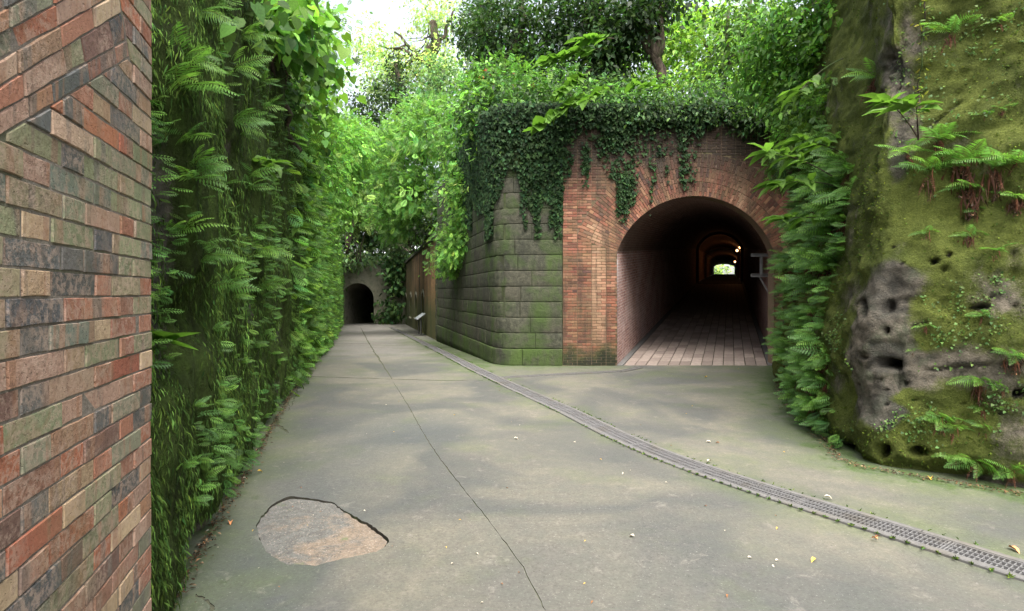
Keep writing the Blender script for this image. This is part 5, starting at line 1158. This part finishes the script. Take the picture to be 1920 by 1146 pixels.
# the ivy on walls
def ivy_on(name, label, pts, nrm, size, base_=(.017, .038, .012)):
    ls = LS(); surf_leaves(ls, T_ivy, np.array(pts), np.array(nrm), size, 1.0, base_, 1.0, .4, .45); o = ls.build(name, M_ivy); tag(o, kind='stuff'); o['label'] = label; o['category'] = 'ivy'; return o
pts = []; nr = []
for _ in range(32000):                              # portal face: top mass and hanging strands
    x = random.uniform(PX0-.1, 7.2); u = 960+x*F/PY; h = random.uniform(2.9, 6.1); v = HOR-(h-EYE)*F/PY
    edge = 262+18*math.sin(u*.05)+25*float(hsh(int(u/14), 3, 5))+(58*math.exp(-((u-1180)/55)**2))+(105*max(0, float(fbm(np.array([u*.05, 7, h*.5]), 3))*2.4-.05) if 1080 < u < 1310 else 0)+(-30 if u > 1290 else 0)
    if 1050 < u < 1075: edge = 380-(u-1050)*3
    if v < edge and random.random() < (1 if v < edge-60 else .35)*(.25+.75*(fbm(np.array([x*3.1, 2, h*2.1]), 2) > -.05 if v > 240 else 1)): pts.append((x, PY-random.uniform(.02, .04+.14*min(1, max(0, (285-v)/60))), h)); nr.append((0, -1, .2))
for _ in range(9000):
    x = random.uniform(PX0-.1, 8); pts.append((x, PY+random.uniform(-.2, 1.6), 5.55+random.gauss(.15, .12)+.25*random.random())); nr.append((0, -.4, 1))
ivy_on('wall_ivy', 'dark ivy creeping over the top of the brick portal in hanging strands', pts, nr, .085)
pts = []; nr = []
for _ in range(38000):
    s_ = random.uniform(0, 8.5); h = random.uniform(3.0, 6.1); p = spos(s_, h, .04); u = 960+p[0]*F/p[1]; v = HOR-(h-EYE)*F/p[1]
    edge = 355+85*float(fbm(np.array([u*.03, 1, 2]), 2))+(60 if hsh(int(u/13), 4, 8) > .6 else 0)+(40 if u > 1030 else 0)
    if v < edge and random.random() < (1 if v < edge-50 else .4): o2 = random.uniform(.02, .05+.25*min(1, max(0, (360-v)/170))); q_ = spos(s_, h, o2); pts.append(q_); nr.append((-.3 if s_ > 1.6 else 0, -1, .1))
ivy_on('stone_wall_ivy', 'thick dark ivy hanging over the upper half of the mossy stone wall', pts, nr, .09)
# ground cover on the hills in view
ls = LS(); n = 42000; P = np.stack([rng.uniform(-30, 45, n), rng.uniform(13.4, 75, n)], 1); P[:25000, 0] = rng.uniform(-6, 16, 25000); P[:25000, 1] = rng.uniform(13.4, 30, 25000)
o_ = ~inpoly(P, cor); P = P[o_]; gi = np.clip(((P[:, 0]+46)/.8).round().astype(int), 0, gX.shape[0]-1); gj = np.clip(((P[:, 1]+8)/.8).round().astype(int), 0, gX.shape[1]-1); zz = Ht.reshape(gX.shape)[gi, gj]
P3 = np.stack([P[:, 0], P[:, 1], zz+rng.random(len(P))*.5], 1); bare = (np.abs(P[:, 0]-5.2) < 1.6) & (P[:, 1] < 22) & (rng.random(len(P)) < .75); P3 = P3[~bare]; P = P[~bare]
sz_ = .10+.006*P[:, 1]; ls.add(T_diamond, P3, rng.normal(size=P3.shape)+np.array([0, -.3, .2]), np.array([0, 0, 1.])+rng.normal(size=P3.shape)*.5, sz_, sz_*.6, cols((.045, .085, .02), len(P3), .45, .3))
o = ls.build('hill_undergrowth', M_leaf); tag(o, kind='stuff'); o['label'] = 'leafy undergrowth covering the slopes above the cutting'; o['category'] = 'undergrowth'
# trees above the portal
dk = lambda n_, k_=14, s_=.2, c_=DK: (T_diamond, n_, k_, s_, .55, c_, dict(spread=.42, shell=.25, cvar=.4))
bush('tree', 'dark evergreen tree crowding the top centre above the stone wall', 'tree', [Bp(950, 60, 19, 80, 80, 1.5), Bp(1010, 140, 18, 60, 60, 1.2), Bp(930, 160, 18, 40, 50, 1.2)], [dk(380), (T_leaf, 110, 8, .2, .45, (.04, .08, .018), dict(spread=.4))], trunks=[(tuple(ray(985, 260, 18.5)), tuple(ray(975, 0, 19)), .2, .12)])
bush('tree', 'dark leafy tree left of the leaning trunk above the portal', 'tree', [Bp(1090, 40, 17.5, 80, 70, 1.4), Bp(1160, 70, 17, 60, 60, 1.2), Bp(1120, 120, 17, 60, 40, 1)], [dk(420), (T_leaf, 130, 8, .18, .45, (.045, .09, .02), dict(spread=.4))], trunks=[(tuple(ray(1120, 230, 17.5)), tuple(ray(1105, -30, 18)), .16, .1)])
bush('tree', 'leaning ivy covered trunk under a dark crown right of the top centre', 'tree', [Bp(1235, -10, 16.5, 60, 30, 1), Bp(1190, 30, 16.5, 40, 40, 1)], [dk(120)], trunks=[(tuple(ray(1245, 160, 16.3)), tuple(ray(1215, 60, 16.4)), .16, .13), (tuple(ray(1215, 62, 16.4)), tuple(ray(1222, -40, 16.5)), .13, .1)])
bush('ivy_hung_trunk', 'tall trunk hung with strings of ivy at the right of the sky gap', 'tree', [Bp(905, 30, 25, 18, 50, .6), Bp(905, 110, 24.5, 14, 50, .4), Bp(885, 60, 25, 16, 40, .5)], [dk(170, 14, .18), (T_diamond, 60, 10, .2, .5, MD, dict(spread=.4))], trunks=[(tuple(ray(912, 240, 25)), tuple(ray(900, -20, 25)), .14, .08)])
bush('shrub', 'mid green shrub with a few reddish leaves at the left shoulder of the stone wall', 'shrub', [Bp(940, 170, 17, 60, 50, 1), Bp(980, 210, 16, 60, 40, 1), Bp(900, 210, 17.5, 36, 50, 1)], [(T_leaf, 260, 10, .17, .5, MD, dict(spread=.35)), (T_diamond, 14, 9, .16, .6, (.5, .14, .05), dict(spread=.2)), (T_spray, 60, 9, .3, .7, BR, dict(spread=.3))])
bush('tree', 'brightly lit light green tree far behind the slope above the portal', 'tree', [Bp(1310, 90, 34, 60, 70, 2), Bp(1390, 60, 36, 60, 60, 2), Bp(1250, 60, 36, 50, 60, 2), Bp(1180, 130, 36, 60, 40, 2), Bp(1300, 165, 33, 80, 30, 1.5), Bp(1420, 160, 32, 60, 36, 1.5)], [(T_diamond, 480, 12, .38, .6, (.2, .34, .06), dict(spread=.6, cvar=.25)), (T_spray, 60, 8, .6, .8, (.2, .33, .04), dict(spread=.5))], trunks=[(tuple(ray(1330, 230, 35)), tuple(ray(1320, 0, 35)), .2, .1)])  # backlit brightness put into the light leaf colour
bush('tree', 'slim tree with thin stems and mid green leaves above the right half of the portal', 'tree', [Bp(1390, 110, 18, 60, 70, 1.2), Bp(1420, 40, 17, 60, 60, 1.2)], [(T_leaf, 240, 10, .18, .5, (.06, .12, .022), dict(spread=.4))], trunks=[(tuple(ray(1362, 200, 18)), tuple(ray(1366, 20, 18)), .07, .05), (tuple(ray(1400, 200, 18)), tuple(ray(1408, 0, 18)), .08, .05)])
bush('tree', 'broad bright leaved tree hanging over the flank of the sandstone cliff', 'tree', [Bp(1480, 60, 9.5, 80, 70, .8), Bp(1540, 120, 9, 50, 80, .6), Bp(1450, 130, 10, 50, 60, .7), Bp(1500, 190, 9.5, 40, 60, .5), Bp(1570, 30, 8.5, 50, 50, .6)],
     [(T_leaf, 460, 11, .12, .55, (.11, .23, .04), dict(spread=.2, droop=.7)), (T_diamond, 200, 12, .09, .5, MD, dict(spread=.22, shell=.1))], trunks=[(tuple(ray(1600, -80, 9.5)), tuple(ray(1500, 40, 9.4)), .06, .03)])
bush('hanging_shrub', 'dense leafy growth between the bright tree and the fern bank', 'shrub', [Bp(1530, 260, 8.8, 50, 60, .4), Bp(1570, 200, 8.2, 40, 70, .35), Bp(1490, 300, 9.6, 36, 50, .4)], [(T_spray, 240, 10, .15, .7, (.075, .15, .025), dict(spread=.16, droop=.7))])
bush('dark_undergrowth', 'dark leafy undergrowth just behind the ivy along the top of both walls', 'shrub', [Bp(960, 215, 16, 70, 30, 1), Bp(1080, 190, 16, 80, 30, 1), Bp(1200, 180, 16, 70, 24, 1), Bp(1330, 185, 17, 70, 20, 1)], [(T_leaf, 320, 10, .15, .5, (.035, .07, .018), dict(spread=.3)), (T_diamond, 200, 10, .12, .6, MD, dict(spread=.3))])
bush('overhanging_shrub', 'dark tangled shrub spilling over the ivy on the stone wall corner', 'shrub', [Bp(905, 215, 14.8, 36, 40, .5), Bp(990, 200, 14, 50, 26, .5), Bp(930, 270, 14.4, 24, 30, .3), Bp(1080, 205, 13.6, 50, 22, .4)], [(T_leaf, 260, 9, .13, .5, (.04, .085, .022), dict(spread=.24, droop=.7)), (T_spray, 70, 7, .22, .7, BR, dict(spread=.25, droop=.6))])
bush('leafy_shrub', 'uneven mid green shrubs heaped on the slope just over the ivy topped walls', 'shrub', [Bp(1050, 165, 14.6, 44, 44, .6), Bp(1140, 200, 13.8, 34, 34, .4), Bp(1370, 185, 13.8, 40, 30, .5), Bp(1440, 170, 13, 34, 70, .5), Bp(960, 175, 15, 50, 50, .7), Bp(1230, 190, 14.4, 40, 22, .5)], [(T_leaf, 330, 9, .13, .5, (.055, .12, .028), dict(spread=.26, droop=.5, cvar=.5)), (T_spray, 120, 8, .24, .75, (.11, .23, .045), dict(spread=.3, droop=.6))])
bush('trailing_shrub', 'ragged leafy stems trailing over the ivy above the tunnel arch', 'shrub', [Bp(1200, 215, 13.2, 60, 20, .3), Bp(1330, 215, 13.1, 60, 18, .3), Bp(1420, 225, 12.8, 36, 26, .3), Bp(1260, 205, 13.4, 60, 20, .3)], [(T_leaf, 170, 8, .12, .5, (.05, .1, .025), dict(spread=.22, droop=.7)), (T_diamond, 120, 10, .09, .5, (.03, .06, .016), dict(spread=.25, droop=.8))])
bush('ivy_mat', 'low mid green leafy mat on the slope just above the portal top', 'ground cover', [Bp(1180, 215, 14.2, 90, 18, .8), Bp(1330, 205, 14.2, 90, 16, .8), Bp(1430, 200, 14, 50, 24, .7), Bp(1140, 180, 15.5, 60, 26, 1)], [(T_ivy, 380, 12, .10, 1., (.04, .08, .025), dict(spread=.25)), (T_spray, 40, 6, .25, .7, MD, dict(spread=.3))])
# foliage beyond the far exit of the main tunnel
bush('tree', 'light green foliage seen through the far end of the tunnel', 'tree', [(36.5, 104, 4.2, 5, 2, 4.5)], [(T_diamond, 160, 12, .6, .6, (.3, .4, .12), dict(spread=.9, shell=.1))])
# ------------------------------------------------------------------ climbing stem on the cliff, fallen leaves
vn = thing('hanging_vine', 'thin vine with sparse yellow leaves hanging down the upper cliff', 'vine', tuple(hit(bvR, 1732, 20)[0]))
pts = []
for v in range(-20, 215, 12):
    h_, n1 = hit(bvR, 1733-.05*v+3*math.sin(v*.07), v)
    if h_ is not None: pts.append(h_+n1*.03-vn.location)
mb = MB(); mb.tube(pts, .006, 5); mb.build('stem', M_bark, vn)
ls = LS(); B = np.array([np.array(random.choice(pts))+rng.normal(size=3)*.03 for _ in range(70)]); ls.add(T_leaf, B, rng.normal(size=B.shape)+np.array([0, -.5, -.5]), rng.normal(size=B.shape), .05, .022, cols((.2, .24, .04), len(B), .3, .5)); ls.build('leaves', M_leaf, vn)
fal = [(432, 982, .07, 3, 'orange fallen leaf on the wet concrete left of the broken patch'), (488, 886, .06, 1, 'small yellow fallen leaf near the left wall'), (1902, 1033, .08, 3, 'curled orange leaf at the right edge beyond the drain'), (1745, 898, .08, 1, 'yellow curled leaf at the foot of the sandstone cliff'), (1525, 1053, .05, 1, 'yellow leaf lying just short of the drain'), (1184, 1008, .05, 2, 'pale leaf alone in the middle of the foreground concrete'), (1330, 868, .06, 2, 'pale leaf on the far edge of the drain'), (1553, 937, .06, 2, 'pale leaf resting on the drain kerb further right'), (968, 824, .06, 2, 'white petal like leaf left of the drain'), (1328, 830, .06, 2, 'white fallen leaf behind the middle of the drain'), (1345, 832, .05, 0, 'brown fallen leaf beside the white one behind the drain'), (1640, 1015, .05, 3, 'orange leaf caught on the nearest drain grating'), (1323, 708, .08, 1, 'yellow leaf on the concrete before the tunnel mouth'), (1646, 1012, .04, 0, 'brown leaf bit on the drain grating')]
def leaf_obj(u, v, s_, mi, lab, grp=None):
    x, y = gpt(u, v); me = BLF[mi]; o = link('fallen_leaf', me, None, (x, y, float(gz(y))+.012+(.012 if 'drain' in lab and ('on' in lab.split()) else 0))); o.rotation_euler = (random.uniform(-.25, .25), random.uniform(-.3, .3), random.uniform(0, 6.28)); o.scale = (s_, s_, s_); tag(o, lab, 'leaf', grp)
BLF = []
for m_ in M_fallen:
    V, Fc, C = leaves(T_leaf, np.array([[-.5, 0, 0.]]), np.array([[1., 0, 0]]), np.array([[0, 0, 1.]]), 1., .55, np.array([[1, 1, 1.]])); V[:, 2] *= 2.2; tri = Fc[:, 3] == Fc[:, 2]; q_ = Fc[~tri]; t = Fc[tri][:, :3]; BLF.append(mesh_np('fallen_leaf', V, np.concatenate([t, q_[:, :3], q_[:, [0, 2, 3]]]), m_))
for f_ in fal: leaf_obj(*f_)
for i in range(80):
    v = 640+500*random.random()**1.3; u = random.uniform(600-(v-640)*.55, 1500); leaf_obj(u, v, random.uniform(.012, .028), (mi_ := random.choice((0, 2, 2, 1, 0))), 'tiny %s leaf scrap %s, %s' % (('brown', 'yellow', 'pale')[mi_], ('before the tunnel mouth' if u > 1100 and v < 800 else 'right of the long joint' if u > 700+(v-700)*.75 else 'left of the long joint'), ('far down the path', 'at middle distance', 'in the foreground')[int(v > 720)+int(v > 900)]), 'leaf scraps on the path')
ls = LS(); n = 7000; q_ = d_c[(rng.random(n)**.7*460+30).astype(int)]; tq = np.gradient(d_c, axis=0); tq = tq/np.linalg.norm(tq, axis=1, keepdims=True)
ii = (30+rng.random(n)*455).astype(int); sd2 = np.where(rng.random(n) < .72, -1, 1)[:, None]; nq = np.stack([-tq[ii, 1], tq[ii, 0]], 1); sgn_ = np.sign(nq[:, :1]+1e-9); nq = nq*sgn_
P = d_c[ii]+nq*sd2*(DW/2+.012+np.abs(rng.normal(size=(n, 1)))*.014); kk_ = fbm(np.stack([P[:, 0]*2.5, P[:, 1]*2.5, 0*P[:, 0]], 1), 3) > -.1; P = P[kk_]; n = len(P)
P = np.stack([P[:, 0], P[:, 1], gz(P[:, 1])+zlift(P[:, 0], P[:, 1])*0+.014], 1); ls.add(T_diamond, P, rng.normal(size=P.shape)*np.array([1, 1, .2])+np.array([0, 0, .5]), rng.normal(size=P.shape), .014+.018*rng.random(n), .010, cols((.06, .10, .02), n, .5, .3)); o = ls.build('drain_edge_moss', M_moss); tag(o, kind='stuff'); o['label'] = 'ragged moss growing along the edges of the long drain'; o['category'] = 'moss'
# litter strip at the foot of the walls
ls = LS(); n = 2200; y = 2.2+12*rng.random(n)**1.3; P = np.stack([XLp(y)+.06+np.abs(rng.normal(size=n))*.04, y, gz(y)+.012+.01*rng.random(n)], 1)
t = rng.random(4500)*(ns-1); i = t.astype(int); q_ = Rr[i]+rn[i]*(.02+np.abs(rng.normal(size=(4500, 1)))*.06); P = np.concatenate([P, np.concatenate([q_, .012+.01*rng.random((4500, 1))], 1)]); n = len(P)
ls.add(T_diamond, P, rng.normal(size=P.shape)*np.array([1, 1, .2]), np.array([0, 0, 1.])+rng.normal(size=P.shape)*.4, .012+.03*rng.random(n), .012, cols((.10, .065, .04), n, .6, .3)); o = ls.build('leaf_debris', M_dead); tag(o, kind='stuff'); o['label'] = 'brown litter gathered at the foot of the walls'; o['category'] = 'litter'
print('ferns', nf_, 'tris', sum(len(o.data.polygons) for o in bpy.data.objects if o.type == 'MESH'), 'objs', len(bpy.data.objects))
